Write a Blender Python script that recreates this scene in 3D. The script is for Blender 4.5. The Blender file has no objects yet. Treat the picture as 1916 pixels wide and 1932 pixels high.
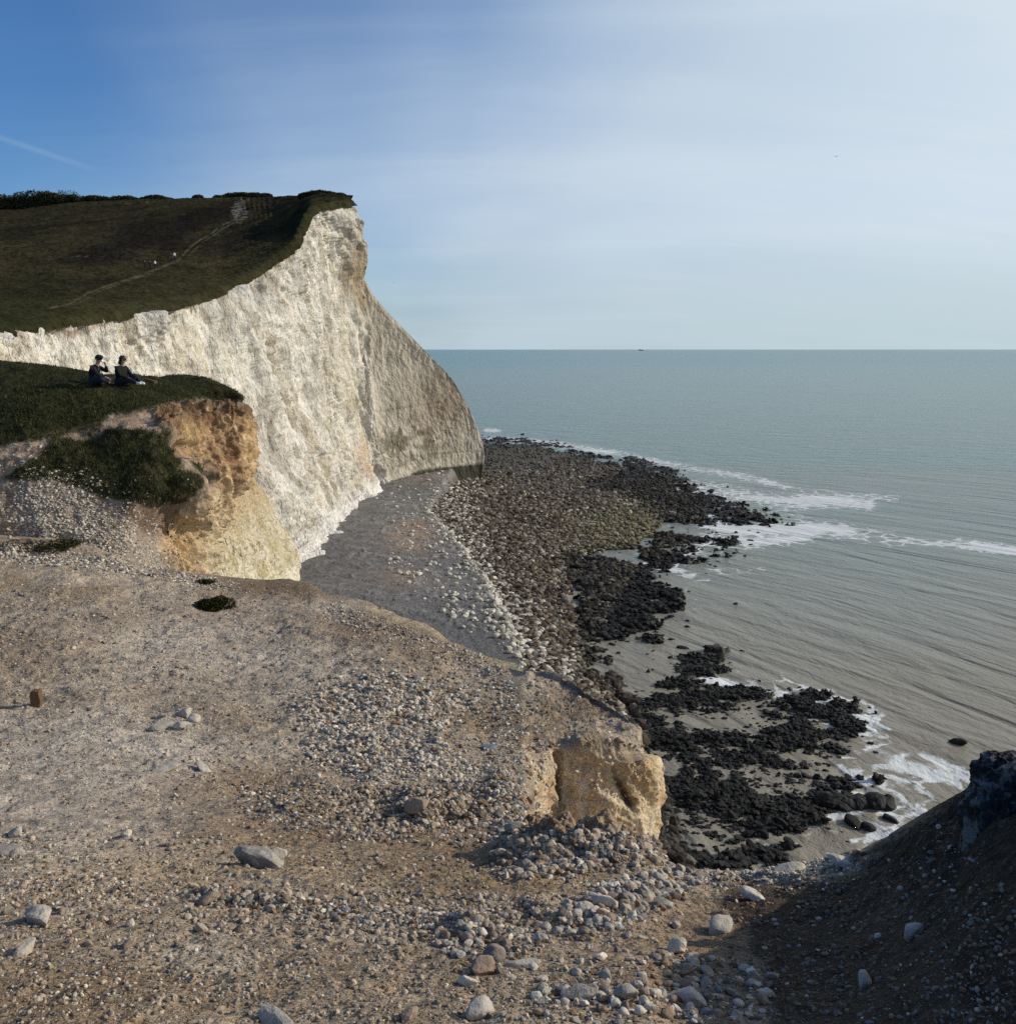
import bpy, math, random
import numpy as np
from mathutils import Vector, Matrix

# ------------------------------------------------------------------ camera / light / sky
scene = bpy.context.scene
COL = scene.collection
F = 1728.0
PITCH = math.atan((966 - 659) / F)
CAMZ = 28.0
cp, sp = math.cos(PITCH), math.sin(PITCH)

cam_data = bpy.data.cameras.new("camera")
cam = bpy.data.objects.new("camera", cam_data)
COL.objects.link(cam)
cam.location = (0, 0, CAMZ)
cam.rotation_euler = (math.pi / 2 - PITCH, 0, 0)
cam_data.sensor_fit = 'HORIZONTAL'
cam_data.angle = 2 * math.atan(958 / F)
cam_data.clip_start = 0.05
cam_data.clip_end = 150000
scene.camera = cam

SUN_AZ = math.radians(76)      # clockwise from +Y
SUN_EL = math.radians(26)
SUNV = Vector((math.sin(SUN_AZ) * math.cos(SUN_EL), math.cos(SUN_AZ) * math.cos(SUN_EL), math.sin(SUN_EL)))
sun_data = bpy.data.lights.new("sun", 'SUN')
sun_data.energy = 4.0
sun_data.angle = math.radians(0.5)
sun_data.color = (1.0, 0.92, 0.80)
sun = bpy.data.objects.new("sun", sun_data)
COL.objects.link(sun)
sun.location = (80, 40, 120)
sun.rotation_euler = SUNV.to_track_quat('Z', 'Y').to_euler()

scene.view_settings.view_transform = 'Standard'
scene.view_settings.look = 'None'
scene.view_settings.exposure = 0.0
scene.view_settings.gamma = 1.0
scene.view_settings.use_curve_mapping = False
scene.render.engine = 'CYCLES'
scene.cycles.max_bounces = 4
scene.cycles.diffuse_bounces = 2
scene.cycles.glossy_bounces = 2
scene.cycles.transparent_max_bounces = 6
scene.cycles.use_denoising = False
scene.cycles.sample_clamp_indirect = 4


def ray(u, v):
    xc = (np.asarray(u, float) - 958) / F
    yc = -(np.asarray(v, float) - 966) / F
    return np.stack([xc, cp + yc * sp, -sp + yc * cp], -1)


def W(u, v, D):
    d = ray(u, v)
    k = (np.asarray(D, float) / d[..., 1])[..., None]
    return np.array([0, 0, CAMZ]) + d * k


def onz(u, v, z=0.0):
    d = ray(u, v)
    k = ((z - CAMZ) / d[..., 2])[..., None]
    return np.array([0, 0, CAMZ]) + d * k


def proj(P):
    P = np.asarray(P, float)
    h = P[..., 2] - CAMZ
    depth = P[..., 1] * cp - h * sp
    depth = np.where(np.abs(depth) < 1e-4, 1e-4, depth)
    upc = P[..., 1] * sp + h * cp
    return 958 + F * P[..., 0] / depth, 966 - F * upc / depth


world = bpy.data.worlds.new("World")
scene.world = world
world.use_nodes = True
wt = world.node_tree
wt.nodes.clear()


class NT:
    """little node helper"""
    def __init__(s, tree):
        s.t = tree

    def n(s, typ, **kw):
        nd = s.t.nodes.new(typ)
        for k, v in kw.items():
            setattr(nd, k, v)
        return nd

    def put(s, sock, val):
        if val is None:
            return
        if hasattr(val, 'is_linked') or hasattr(val, 'links'):
            s.t.links.new(val, sock)
        else:
            sock.default_value = val

    def math(s, op, a, b=None, c=None, clamp=False):
        nd = s.n('ShaderNodeMath', operation=op)
        nd.use_clamp = clamp
        s.put(nd.inputs[0], a)
        s.put(nd.inputs[1], b)
        s.put(nd.inputs[2], c)
        return nd.outputs[0]

    def vmath(s, op, a, b=None, scale=None):
        nd = s.n('ShaderNodeVectorMath', operation=op)
        s.put(nd.inputs[0], a)
        s.put(nd.inputs[1], b)
        if scale is not None:
            s.put(nd.inputs['Scale'], scale)
        return nd.outputs['Value'] if op in ('DOT_PRODUCT', 'LENGTH', 'DISTANCE') else nd.outputs[0]

    def mix(s, fac, a, b, blend='MIX'):
        nd = s.n('ShaderNodeMix', data_type='RGBA', blend_type=blend)
        s.put(nd.inputs[0], fac)
        s.put(nd.inputs[6], a)
        s.put(nd.inputs[7], b)
        return nd.outputs[2]

    def rng(s, v, a, b, c=0.0, d=1.0, smooth=True):
        nd = s.n('ShaderNodeMapRange')
        nd.interpolation_type = 'SMOOTHSTEP' if smooth else 'LINEAR'
        s.put(nd.inputs[0], v)
        for i, x in enumerate((a, b, c, d)):
            nd.inputs[1 + i].default_value = x
        return nd.outputs[0]

    def noise(s, vec, scale, detail=4, rough=0.55, dist=0.0, out='Fac'):
        nd = s.n('ShaderNodeTexNoise')
        s.put(nd.inputs['Vector'], vec)
        nd.inputs['Scale'].default_value = scale
        nd.inputs['Detail'].default_value = detail
        nd.inputs['Roughness'].default_value = rough
        nd.inputs['Distortion'].default_value = dist
        return nd.outputs[out]

    def voro(s, vec, scale, feature='F1', out='Distance'):
        nd = s.n('ShaderNodeTexVoronoi', feature=feature)
        s.put(nd.inputs['Vector'], vec)
        nd.inputs['Scale'].default_value = scale
        return nd.outputs[out]

    def bump(s, height, strength, dist, normal=None):
        nd = s.n('ShaderNodeBump')
        nd.inputs['Strength'].default_value = strength
        nd.inputs['Distance'].default_value = dist
        s.put(nd.inputs['Height'], height)
        s.put(nd.inputs['Normal'], normal)
        return nd.outputs[0]

    def mapping(s, vec, scale=(1, 1, 1), rot=(0, 0, 0)):
        nd = s.n('ShaderNodeMapping')
        s.put(nd.inputs['Vector'], vec)
        nd.inputs['Scale'].default_value = scale
        nd.inputs['Rotation'].default_value = rot
        return nd.outputs[0]


def build_sky():
    q = NT(wt)
    sky = q.n('ShaderNodeTexSky')
    sky.sky_type = 'NISHITA'
    sky.sun_disc = False
    sky.sun_elevation = SUN_EL
    sky.sun_rotation = SUN_AZ
    sky.altitude = 30
    sky.air_density = 1.0
    sky.dust_density = 0.6
    sky.ozone_density = 3.0
    tc = q.n('ShaderNodeTexCoord')
    d = q.vmath('NORMALIZE', tc.outputs['Generated'])
    sep = q.n('ShaderNodeSeparateXYZ')
    q.put(sep.inputs[0], d)
    dx, dy, dz = sep.outputs
    zz = q.math('ADD', q.math('MAXIMUM', dz, 0.0), 0.22)
    comb = q.n('ShaderNodeCombineXYZ')
    q.put(comb.inputs[0], q.math('DIVIDE', dx, zz))
    q.put(comb.inputs[1], q.math('DIVIDE', dy, zz))
    pl = comb.outputs[0]
    big = q.noise(q.mapping(pl, (1.0, 0.55, 1), (0, 0, 0.5)), 0.9, 3, 0.5, 0.4)
    streak = q.noise(q.mapping(pl, (0.5, 2.2, 1), (0, 0, -0.45)), 1.5, 5, 0.55, 0.6)
    veil = q.math('ADD', dx, q.math('MULTIPLY', q.math('SUBTRACT', big, 0.5), 0.55))
    veil = q.math('ADD', veil, q.math('MULTIPLY', q.math('SUBTRACT', streak, 0.5), 0.08))
    veil = q.math('SUBTRACT', veil, q.math('MULTIPLY', q.math('SUBTRACT', dz, 0.15), 0.80))
    a = q.rng(veil, -0.47, 0.12, 0.0, 0.95)
    wisp = q.math('MULTIPLY', q.rng(streak, 0.42, 0.72), q.rng(dx, -0.5, 0.1, 0.02, 0.10))
    a = q.math('ADD', a, wisp, clamp=True)
    # soft bands in the veil
    band = q.rng(q.noise(q.mapping(pl, (0.45, 0.95, 1), (0, 0, -0.75)), 1.0, 4, 0.5, 0.6), 0.3, 0.7)
    cc = q.mix(band, (6.1, 7.5, 9.0, 1), (7.5, 8.7, 9.9, 1))
    cc = q.mix(q.rng(dx, 0.1, 0.55, 0.0, 0.75), cc, (8.7, 9.9, 10.7, 1))
    low = q.rng(dz, 0.0, 0.16, 1.0, 0.0)
    cc = q.mix(q.math('MULTIPLY', low, 0.75), cc, (6.0, 7.4, 8.0, 1))
    # old vapour trail low in the left sky
    p1, p2 = ray(-40, 246), ray(210, 330)
    p1 /= np.linalg.norm(p1)
    p2 /= np.linalg.norm(p2)
    nn = np.cross(p1, p2)
    nn /= np.linalg.norm(nn)
    mid = ray(40, 272)
    mid /= np.linalg.norm(mid)
    t = q.math('ABSOLUTE', q.vmath('DOT_PRODUCT', d, tuple(nn)))
    t = q.rng(t, 0.0, 0.0042, 1.0, 0.0)
    m = q.rng(q.vmath('DOT_PRODUCT', d, tuple(mid)), math.cos(0.075), math.cos(0.01), 0.0, 1.0)
    trail = q.math('MULTIPLY', q.math('MULTIPLY', t, m), 0.12)
    a = q.math('ADD', a, trail, clamp=True)
    base = q.mix(1.0, sky.outputs[0], (0.66, 1.02, 1.42, 1), 'MULTIPLY')
    col = q.mix(a, base, cc)
    bg = q.n('ShaderNodeBackground')
    q.put(bg.inputs[0], col)
    bg.inputs[1].default_value = 0.082
    out = q.n('ShaderNodeOutputWorld')
    wt.links.new(bg.outputs[0], out.inputs[0])


build_sky()

# ------------------------------------------------------------------ numpy helpers
rng = np.random.default_rng(7)
random.seed(7)


def _h(ix, iy, iz, seed):
    n = (ix * 73856093) ^ (iy * 19349663) ^ (iz * 83492791) ^ (seed * 2654435)
    n = n & 0x7fffffff
    n = ((n ^ (n >> 13)) * 1274126177) & 0x7fffffff
    n = ((n ^ (n >> 15)) * 668265263) & 0x7fffffff
    return (n & 0xffffff) / float(0xffffff)


def vnoise(P, seed=0):
    i = np.floor(P).astype(np.int64)
    f = P - i
    f = f * f * f * (f * (f * 6 - 15) + 10)
    x, y, z = i[..., 0], i[..., 1], i[..., 2]
    fx, fy, fz = f[..., 0], f[..., 1], f[..., 2]
    r = 0
    for a in (0, 1):
        wa = fx if a else 1 - fx
        for b in (0, 1):
            wb = fy if b else 1 - fy
            for c in (0, 1):
                wc = fz if c else 1 - fz
                r = r + wa * wb * wc * _h(x + a, y + b, z + c, seed)
    return r * 2 - 1


_R = np.array([[0.36, 0.48, -0.8], [-0.8, 0.6, 0.0], [0.48, 0.64, 0.6]])


def fbm(P, octv=4, gain=0.5, seed=0, ridged=False):
    P = np.asarray(P, float)
    a, s, tot = 1.0, 0.0, 0.0
    for k in range(octv):
        n = vnoise(P, seed + k)
        if ridged:
            n = 1 - 2 * np.abs(n)
        s = s + a * n
        tot += a
        a *= gain
        P = P @ _R.T * 2.03 + 3.7
    return s / tot


def sstep(a, b, x):
    t = np.clip((x - a) / (b - a), 0, 1)
    return t * t * (3 - 2 * t)


def poly_sd(u, v, poly):
    """signed distance (inside positive) in pixels"""
    poly = np.asarray(poly, float)
    best = np.full(u.shape, 1e18)
    inside = np.zeros(u.shape, bool)
    n = len(poly)
    for i in range(n):
        a, b = poly[i], poly[(i + 1) % n]
        e = b - a
        wx, wy = u - a[0], v - a[1]
        t = np.clip((wx * e[0] + wy * e[1]) / (e @ e + 1e-9), 0, 1)
        best = np.minimum(best, (wx - e[0] * t) ** 2 + (wy - e[1] * t) ** 2)
        c = ((a[1] > v) != (b[1] > v))
        xi = a[0] + (v - a[1]) * e[0] / (e[1] if abs(e[1]) > 1e-9 else 1e-9)
        inside ^= c & (u < xi)
    return np.where(inside, 1, -1) * np.sqrt(best)


def line_d(u, v, pts):
    best = np.full(u.shape, 1e18)
    for a, b in zip(pts[:-1], pts[1:]):
        ex, ey = b[0] - a[0], b[1] - a[1]
        wx, wy = u - a[0], v - a[1]
        t = np.clip((wx * ex + wy * ey) / (ex * ex + ey * ey), 0, 1)
        best = np.minimum(best, (wx - ex * t) ** 2 + (wy - ey * t) ** 2)
    return np.sqrt(best)


def blob(u, v, cx, cy, rx, ry, ang=0.0):
    c, s = math.cos(ang), math.sin(ang)
    x = ((u - cx) * c + (v - cy) * s) / rx
    y = (-(u - cx) * s + (v - cy) * c) / ry
    return np.exp(-(x * x + y * y))


def mixc(c, col, m):
    m = np.clip(m, 0, 1)[..., None]
    return c * (1 - m) + np.asarray(col) * m


def tag(o, label=None, cat=None, group=None, kind=None):
    if label:
        o['label'] = label
    if cat:
        o['category'] = cat
    if group:
        o['group'] = group
    if kind:
        o['kind'] = kind
    return o


def mesh_from(name, V, Fq, mat, cols=None, parent=None, smooth=True, attrs=None):
    V = np.asarray(V, np.float32).reshape(-1, 3)
    Fq = np.asarray(Fq, np.int32)
    me = bpy.data.meshes.new(name)
    k = Fq.shape[1]
    me.vertices.add(len(V))
    me.vertices.foreach_set('co', V.ravel())
    me.loops.add(len(Fq) * k)
    me.loops.foreach_set('vertex_index', Fq.ravel())
    me.polygons.add(len(Fq))
    me.polygons.foreach_set('loop_start', np.arange(0, len(Fq) * k, k, dtype=np.int32))
    me.polygons.foreach_set('use_smooth', np.full(len(Fq), smooth, bool))
    me.update(calc_edges=True)
    if cols is not None:
        ca = me.color_attributes.new('Col', 'FLOAT_COLOR', 'POINT')
        c4 = np.ones((len(V), 4), np.float32)
        c4[:, :3] = np.clip(np.asarray(cols).reshape(-1, 3), 0, 1)
        ca.data.foreach_set('color', c4.ravel())
    for nm, arr in (attrs or {}).items():
        arr = np.asarray(arr, np.float32)
        if arr.ndim > 1 and arr.shape[-1] == 3:
            at = me.attributes.new(nm, 'FLOAT_VECTOR', 'POINT')
            at.data.foreach_set('vector', arr.ravel())
        else:
            at = me.attributes.new(nm, 'FLOAT', 'POINT')
            at.data.foreach_set('value', arr.ravel())
    me.materials.append(mat)
    o = bpy.data.objects.new(name, me)
    COL.objects.link(o)
    if parent is not None:
        o.parent = parent
    return o


def grid_faces(nr, nc, flip=False):
    a = np.arange(nr * nc).reshape(nr, nc)
    q = np.stack([a[:-1, :-1], a[:-1, 1:], a[1:, 1:], a[1:, :-1]], -1).reshape(-1, 4)
    return q[:, ::-1] if flip else q


def grid_normals(P):
    dr = np.gradient(P, axis=0)
    dc = np.gradient(P, axis=1)
    n = np.cross(dc, dr)
    n /= np.linalg.norm(n, axis=-1, keepdims=True) + 1e-12
    return n


def crspline(C, t, axis):
    """catmull-rom along axis of control array C at parameters t (0..n-1)"""
    C = np.moveaxis(C, axis, 0)
    n = C.shape[0]
    i = np.clip(np.floor(t).astype(int), 0, n - 2)
    f = (t - i).reshape((-1,) + (1,) * (C.ndim - 1))
    p1, p2 = C[i], C[i + 1]
    p0 = C[np.clip(i - 1, 0, n - 1)]
    p3 = C[np.clip(i + 2, 0, n - 1)]
    m1, m2 = (p2 - p0) * 0.42, (p3 - p1) * 0.42
    f2, f3 = f * f, f * f * f
    r = (2 * f3 - 3 * f2 + 1) * p1 + (f3 - 2 * f2 + f) * m1 + (-2 * f3 + 3 * f2) * p2 + (f3 - f2) * m2
    return np.moveaxis(r, 0, axis)


def even_t(C, axis, N):
    """parameters giving roughly even screen spacing"""
    u, v = proj(C)
    d = np.hypot(np.diff(u, axis=axis), np.diff(v, axis=axis))
    d = d.mean(axis=1 - axis) + 4
    s = np.concatenate([[0], np.cumsum(d)])
    return np.interp(np.linspace(0, s[-1], N), s, np.arange(len(s)))


def loft(C, nr, nc):
    tr, tc_ = even_t(C, 0, nr), even_t(C, 1, nc)
    P = crspline(C, tr, 0)
    return crspline(P, tc_, 1), tr, tc_


# ------------------------------------------------------------------ materials
def new_mat(name):
    m = bpy.data.materials.new(name)
    m.use_nodes = True
    m.node_tree.nodes.clear()
    return m, NT(m.node_tree)


def finish(m, q, color, rough=0.9, normal=None, spec=0.2, **kw):
    b = q.n('ShaderNodeBsdfPrincipled')
    q.put(b.inputs['Base Color'], color)
    q.put(b.inputs['Roughness'], rough)
    q.put(b.inputs['Specular IOR Level'], spec)
    if normal is not None:
        q.put(b.inputs['Normal'], normal)
    for k, v in kw.items():
        q.put(b.inputs[k.replace('_', ' ')], v)
    o = q.n('ShaderNodeOutputMaterial')
    q.t.links.new(b.outputs[0], o.inputs[0])
    return m


def wpos(q):
    g = q.n('ShaderNodeNewGeometry')
    return g.outputs['Position']


def attr_mat(name, vscales, amp, bumps, rough=0.92, spec=0.15, stretch=(1, 1, 1), rand=0.0):
    """vertex-attribute colour broken up by noise; bumps = [(scale, dist_m, kind)]"""
    m, q = new_mat(name)
    at = q.n('ShaderNodeAttribute', attribute_name='Col')
    pos = q.mapping(wpos(q), stretch)
    col = at.outputs['Color']
    for s in vscales:
        k = q.rng(q.noise(pos, s, 3, 0.6), 0.3, 0.7, 1 - amp, 1 + amp, smooth=False)
        cb = q.n('ShaderNodeCombineColor')
        for i in range(3):
            q.put(cb.inputs[i], k)
        col = q.mix(1.0, col, cb.outputs[0], 'MULTIPLY')
    nrm = None
    for s, d, kind in bumps:
        h = q.noise(pos, s, 4, 0.6) if kind == 'n' else q.voro(pos, s)
        nrm = q.bump(h, 1.0, d, nrm)
    return finish(m, q, col, rough, nrm, spec)


M_chalk = attr_mat('chalk_face', (0.5, 2.2), 0.10, [(1.2, 0.9, 'n'), (4.0, 0.22, 'n')], stretch=(1, 1, 0.45))
M_hill = attr_mat('down_grass', (0.35, 1.6), 0.28, [(0.9, 0.6, 'n')], spec=0.0)
M_head = attr_mat('headland_earth', (1.6, 7.0), 0.22, [(7.0, 0.12, 'n'), (22, 0.05, 'n')], spec=0.05)
M_block = attr_mat('ochre_rock', (6, 30), 0.16, [(14, 0.05, 'n'), (60, 0.015, 'n')], spec=0.1)
M_beach = attr_mat('shore_ground', (0.6, 2.6), 0.22, [(1.4, 0.35, 'n'), (5.0, 0.09, 'n')], rough=0.7, spec=0.3)
M_stone_stuff = attr_mat('loose_stone', (30,), 0.15, [(40, 0.01, 'n')])
M_cobble_stuff = attr_mat('shore_cobble', (2.0,), 0.2, [(4, 0.08, 'n')])
M_weedrock = attr_mat('wet_weed_rock', (2.0,), 0.3, [(5, 0.12, 'n')], rough=0.7, spec=0.14)
M_blade = attr_mat('grass_blade', (3.0,), 0.2, [], spec=0.05)
M_leaf = attr_mat('scrub_leaf', (0.6,), 0.2, [], spec=0.05)


def ground_mat():
    m, q = new_mat('stony_clay')
    at = q.n('ShaderNodeAttribute', attribute_name='Col')
    gr = q.n('ShaderNodeAttribute', attribute_name='gravel').outputs['Fac']
    pos = wpos(q)
    warp = q.vmath('ADD', pos, q.vmath('SCALE', q.noise(pos, 9, 3, 0.6, out='Color'), scale=0.06))
    col = at.outputs['Color']

    def grey(k):
        cb = q.n('ShaderNodeCombineColor')
        for i in range(3):
            q.put(cb.inputs[i], k)
        return cb.outputs[0]
    n1 = q.rng(q.noise(pos, 5, 5, 0.7), 0.3, 0.7, 0.72, 1.28, smooth=False)
    n2 = q.rng(q.noise(pos, 34, 4, 0.75), 0.3, 0.7, 0.62, 1.4, smooth=False)
    n3 = q.rng(q.noise(pos, 160, 3, 0.7), 0.3, 0.7, 0.72, 1.28, smooth=False)
    for k in (n1, n2, n3):
        col = q.mix(1.0, col, grey(k), 'MULTIPLY')
    # chips: cells whose random value is high are pale stones, low ones dark soil
    for sc, thr, amt, light in ((70, 0.62, 0.8, (0.52, 0.46, 0.38, 1)), (28, 0.72, 0.85, (0.50, 0.46, 0.40, 1)),
                                (150, 0.6, 0.55, (0.5, 0.43, 0.33, 1))):
        v = q.n('ShaderNodeTexVoronoi', feature='F1')
        q.put(v.inputs['Vector'], warp)
        v.inputs['Scale'].default_value = sc
        sepc = q.n('ShaderNodeSeparateColor')
        q.put(sepc.inputs[0], v.outputs['Color'])
        inside = q.rng(v.outputs['Distance'], 0.5, 0.28, 0.0, 1.0)
        pick = q.rng(sepc.outputs[0], thr, thr + 0.1)
        fac = q.math('MULTIPLY', q.math('MULTIPLY', inside, pick), q.math('MULTIPLY', gr, amt), clamp=True)
        tint = q.mix(sepc.outputs[1], light, (0.24, 0.17, 0.11, 1))
        col = q.mix(fac, col, tint)
        dk = q.math('MULTIPLY', q.rng(sepc.outputs[2], 0.8, 0.9), q.math('MULTIPLY', gr, 0.55))
        col = q.mix(q.math('MULTIPLY', dk, inside), col, (0.055, 0.038, 0.025, 1))
    nrm = q.bump(q.noise(pos, 7, 5, 0.65), 1.0, 0.09)
    nrm = q.bump(q.noise(pos, 40, 4, 0.7), 1.0, 0.022, nrm)
    vb = q.math('MULTIPLY', q.voro(warp, 70), q.math('ADD', gr, 0.15))
    nrm = q.bump(vb, 1.0, -0.012, nrm)
    vb = q.math('MULTIPLY', q.voro(warp, 28), q.math('ADD', gr, 0.1))
    nrm = q.bump(vb, 1.0, -0.022, nrm)
    nrm = q.bump(q.noise(pos, 180, 3, 0.7), 1.0, 0.004, nrm)
    return finish(m, q, col, 0.95, nrm, 0.1)


M_ground = ground_mat()


def stone_mat(name, c1, c2, c3, scale=25, rough=0.85, bump=0.01):
    """individual stones: tone picked per object"""
    m, q = new_mat(name)
    oi = q.n('ShaderNodeObjectInfo').outputs['Random']
    pos = wpos(q)
    base = q.mix(q.rng(oi, 0, 1, smooth=False), c1, c2)
    nz = q.rng(q.noise(pos, scale, 5, 0.65), 0.35, 0.7)
    col = q.mix(q.math('MULTIPLY', nz, 0.7), base, c3)
    nrm = q.bump(q.noise(pos, scale * 2, 5, 0.65), 1.0, bump)
    return finish(m, q, col, rough, nrm, 0.2)


M_st_white = stone_mat('chalk_stone', (0.68, 0.61, 0.51, 1), (0.44, 0.39, 0.32, 1), (0.34, 0.29, 0.23, 1), 22)
M_st_brown = stone_mat('flint_stone', (0.30, 0.20, 0.13, 1), (0.17, 0.14, 0.12, 1), (0.38, 0.30, 0.23, 1), 26)
M_st_grey = stone_mat('grey_stone', (0.36, 0.33, 0.285, 1), (0.20, 0.18, 0.16, 1), (0.50, 0.45, 0.37, 1), 20)
M_st_beach = stone_mat('beach_chalk_boulder', (0.66, 0.62, 0.55, 1), (0.45, 0.42, 0.36, 1), (0.3, 0.27, 0.2, 1), 1.5, bump=0.1)
M_st_weed = stone_mat('weedy_rock', (0.012, 0.012, 0.013, 1), (0.024, 0.022, 0.017, 1), (0.007, 0.007, 0.008, 1), 2.0, rough=0.75, bump=0.15)


def plain(name, c, rough=0.8, scale=30, amp=0.25, spec=0.3, bump=0.002):
    m, q = new_mat(name)
    tc = q.n('ShaderNodeTexCoord').outputs['Object']
    nz = q.noise(tc, scale, 4, 0.6)
    col = q.mix(nz, tuple(x * (1 - amp) for x in c[:3]) + (1,), tuple(min(1, x * (1 + amp)) for x in c[:3]) + (1,))
    return finish(m, q, col, rough, q.bump(nz, 0.6, bump), spec)


M_skin = plain('skin', (0.36, 0.20, 0.14), 0.6)
M_dark = plain('dark_navy_cloth', (0.007, 0.008, 0.014), 0.9)
M_black = plain('black_cloth', (0.006, 0.006, 0.006), 0.9)
M_denim = plain('dark_denim', (0.009, 0.011, 0.020), 0.9)
M_hair = plain('dark_hair', (0.016, 0.010, 0.008), 0.6, 80)
M_shoe = plain('white_shoe', (0.7, 0.69, 0.66), 0.6)
M_cup = plain('white_cup', (0.8, 0.8, 0.78), 0.5)
M_bag = plain('brown_canvas', (0.07, 0.035, 0.02), 0.9)
M_paleshirt = plain('pale_cloth', (0.45, 0.45, 0.45), 0.9)
M_wood = plain('weathered_wood', (0.14, 0.085, 0.05), 0.9, 40, 0.4)
M_gull = plain('gull_plumage', (0.10, 0.10, 0.11), 0.7)
M_gullp = plain('pale_plumage', (0.3, 0.31, 0.32), 0.7)
M_ship = plain('ship_steel', (0.12, 0.14, 0.16), 0.6, 0.1)
M_bluegrey = plain('slate_flint', (0.12, 0.15, 0.18), 0.45, 30, 0.5)

# ------------------------------------------------------------------ far chalk cliff
cols = [  # top (u,v,D), base (u,v,D or 0 = at beach level)
    (-420, 650, 40, 150, 1700, 0), (-160, 620, 58, 300, 1400, 0), (0, 605, 75, 400, 1240, 0), (100, 592, 85, 440, 1160, 0),
    (200, 580, 95, 490, 1110, 0), (290, 569, 105, 553, 1062, 0), (350, 555, 115, 572, 1033, 0), (430, 530, 130, 592, 1008, 0),
    (480, 500, 142, 612, 985, 0), (545, 458, 155, 634, 964, 0), (566, 420, 164, 655, 953, 0), (584, 390, 173, 692, 942, 0),
    (625, 381, 181, 698, 922, 0), (662, 376, 187, 703, 904, 177), (668, 430, 187.5, 728, 901, 179.5), (671, 480, 188, 750, 901, 182),
    (700, 550, 188.5, 780, 903, 184.5), (740, 598, 189.5, 810, 904, 187), (800, 660, 191.5, 840, 905, 190), (850, 712, 193, 866, 905, 192),
    (884, 770, 194.5, 887, 905, 194), (909, 832, 195.8, 901, 905, 195.5), (910, 868, 197, 903, 903, 197)]
tops = np.array([W(c[0], c[1], c[2]) for c in cols])
bases = np.array([onz(c[3], c[4], 1.6) if not c[5] else W(c[3], c[4], c[5]) for c in cols])
bases[13:, 2] -= 1.2
# the wrapped end of the spur, running back inland behind the crest
endt = np.array([[-9.0, 208, 6.0], [-19, 222, 7.0], [-42, 250, 7.0]])
endb = np.array([[-8.0, 208, -.8], [-14, 226, -.8], [-36, 255, -.8]])
tops = np.vstack([tops, endt])
bases = np.vstack([bases, endb])
ncl = len(tops)
rowt = np.array([0, .12, .25, .4, .55, .7, .82, .92, 1.0, 1.08])
C = np.zeros((len(rowt), ncl, 3))
for i, t in enumerate(rowt):
    e = 0.62 * t + 0.38 * t ** 3
    C[i, :, :2] = tops[:, :2] + (bases[:, :2] - tops[:, :2]) * e
    C[i, :, 2] = tops[:, 2] + (bases[:, 2] - tops[:, 2]) * t
P, tr, tcl = loft(C, 620, 900)
rowv = np.interp(tr, np.arange(len(rowt)), rowt)[:, None]
N = grid_normals(P)
N *= np.sign((N[..., 0] * 0.8 - N[..., 1] * 0.6).mean())
isspur = sstep(13.2, 14.6, tcl)[None, :] * np.ones_like(rowv)
# shared horizontal displacement, larger on face one, smoother on the spur
Pw = P + 1.6 * np.stack([fbm(P * 0.12, 2, seed=70), fbm(P * 0.12, 2, seed=75), 0 * P[..., 0]], -1)
vert = Pw * np.array([1, 1, 0.22])
diag = (Pw @ np.array([[1, 0, 0], [0, 0.8, 0.6], [0, -0.6, 0.8]]).T) * np.array([1, 1, 0.3])
big = fbm(Pw * np.array([.1, .1, .045]), 2, seed=3)
flute = fbm(vert * 0.34, 3, seed=11, ridged=True)
flute2 = fbm(vert * 0.9, 3, seed=21, ridged=True)
dg = fbm(diag * 0.55, 3, seed=31, ridged=True)
fine = fbm(Pw * np.array([2.2, 2.2, 1.2]), 3, seed=41)
U, V = proj(P)
diagm = np.clip(blob(U, V, 520, 540, 70, 130) + blob(U, V, 620, 440, 60, 60) + blob(U, V, 640, 900, 50, 50), 0, 1)
amp = 1 - 0.88 * isspur
mid = fbm(Pw * np.array([.45, .45, .3]), 3, seed=36)
disp = amp * (3.0 * big + 1.25 * (flute * (1 - diagm) + 1.2 * dg * diagm) + 0.55 * flute2 + 0.8 * mid) + (0.22 - 0.12 * isspur) * fine
disp += 1.1 * blob(U, V, 380, 580, 14, 50) * -1.0       # notch seen near the top edge
disp += -1.4 * blob(U, V, 415, 600, 9, 60)
disp += 0.9 * blob(U, V, 445, 600, 14, 70)
scar = blob(U, V, 500, 545, 26, 60, 0.35) * (U < 700)
disp += -0.8 * scar * (0.6 + 0.6 * dg)
fl = sstep(0.86, 1.02, rowv) * (1 - isspur)
disp += fl * 1.2 * (0.5 + fbm(P * 0.5, 3, seed=51))
edge_t = sstep(0.0, 0.03, rowv)
disp *= 0.06 + 0.94 * sstep(0.0, 0.05, rowv)
# horizontal bedding seams on the spur
for (pts, dep) in (([(655, 790), (700, 778), (760, 770), (830, 760)], 0.5), ([(700, 868), (780, 862), (905, 850)], 0.35), ([(700, 900), (745, 880), (800, 874)], 0.4)):
    disp -= .18 * dep * np.exp(-(line_d(U, V, pts) / 2.2) ** 2) * isspur
N[..., 2] *= sstep(0.04, 0.3, rowv)
N /= np.linalg.norm(N, axis=-1, keepdims=True) + 1e-9
crk = 1 - np.abs(fbm(Pw * np.array([.5, .5, .10]) + 20, 3, seed=151)) * 9
crk2 = 1 - np.abs(fbm(diag * .8 + 40, 3, seed=155)) * 8
crack = np.clip(np.maximum(crk * (1 - diagm), crk2 * (.35 + diagm)), 0, 1) * sstep(-.1, .3, fbm(P * .12, 3, seed=159)) * (1 - .6 * isspur)
disp -= crack * 0.55
Pd = P + N * disp[..., None]
Pd[..., 2] -= 0.55 * (1 - sstep(0.0, 0.05, rowv)) * (1 - isspur)
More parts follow.
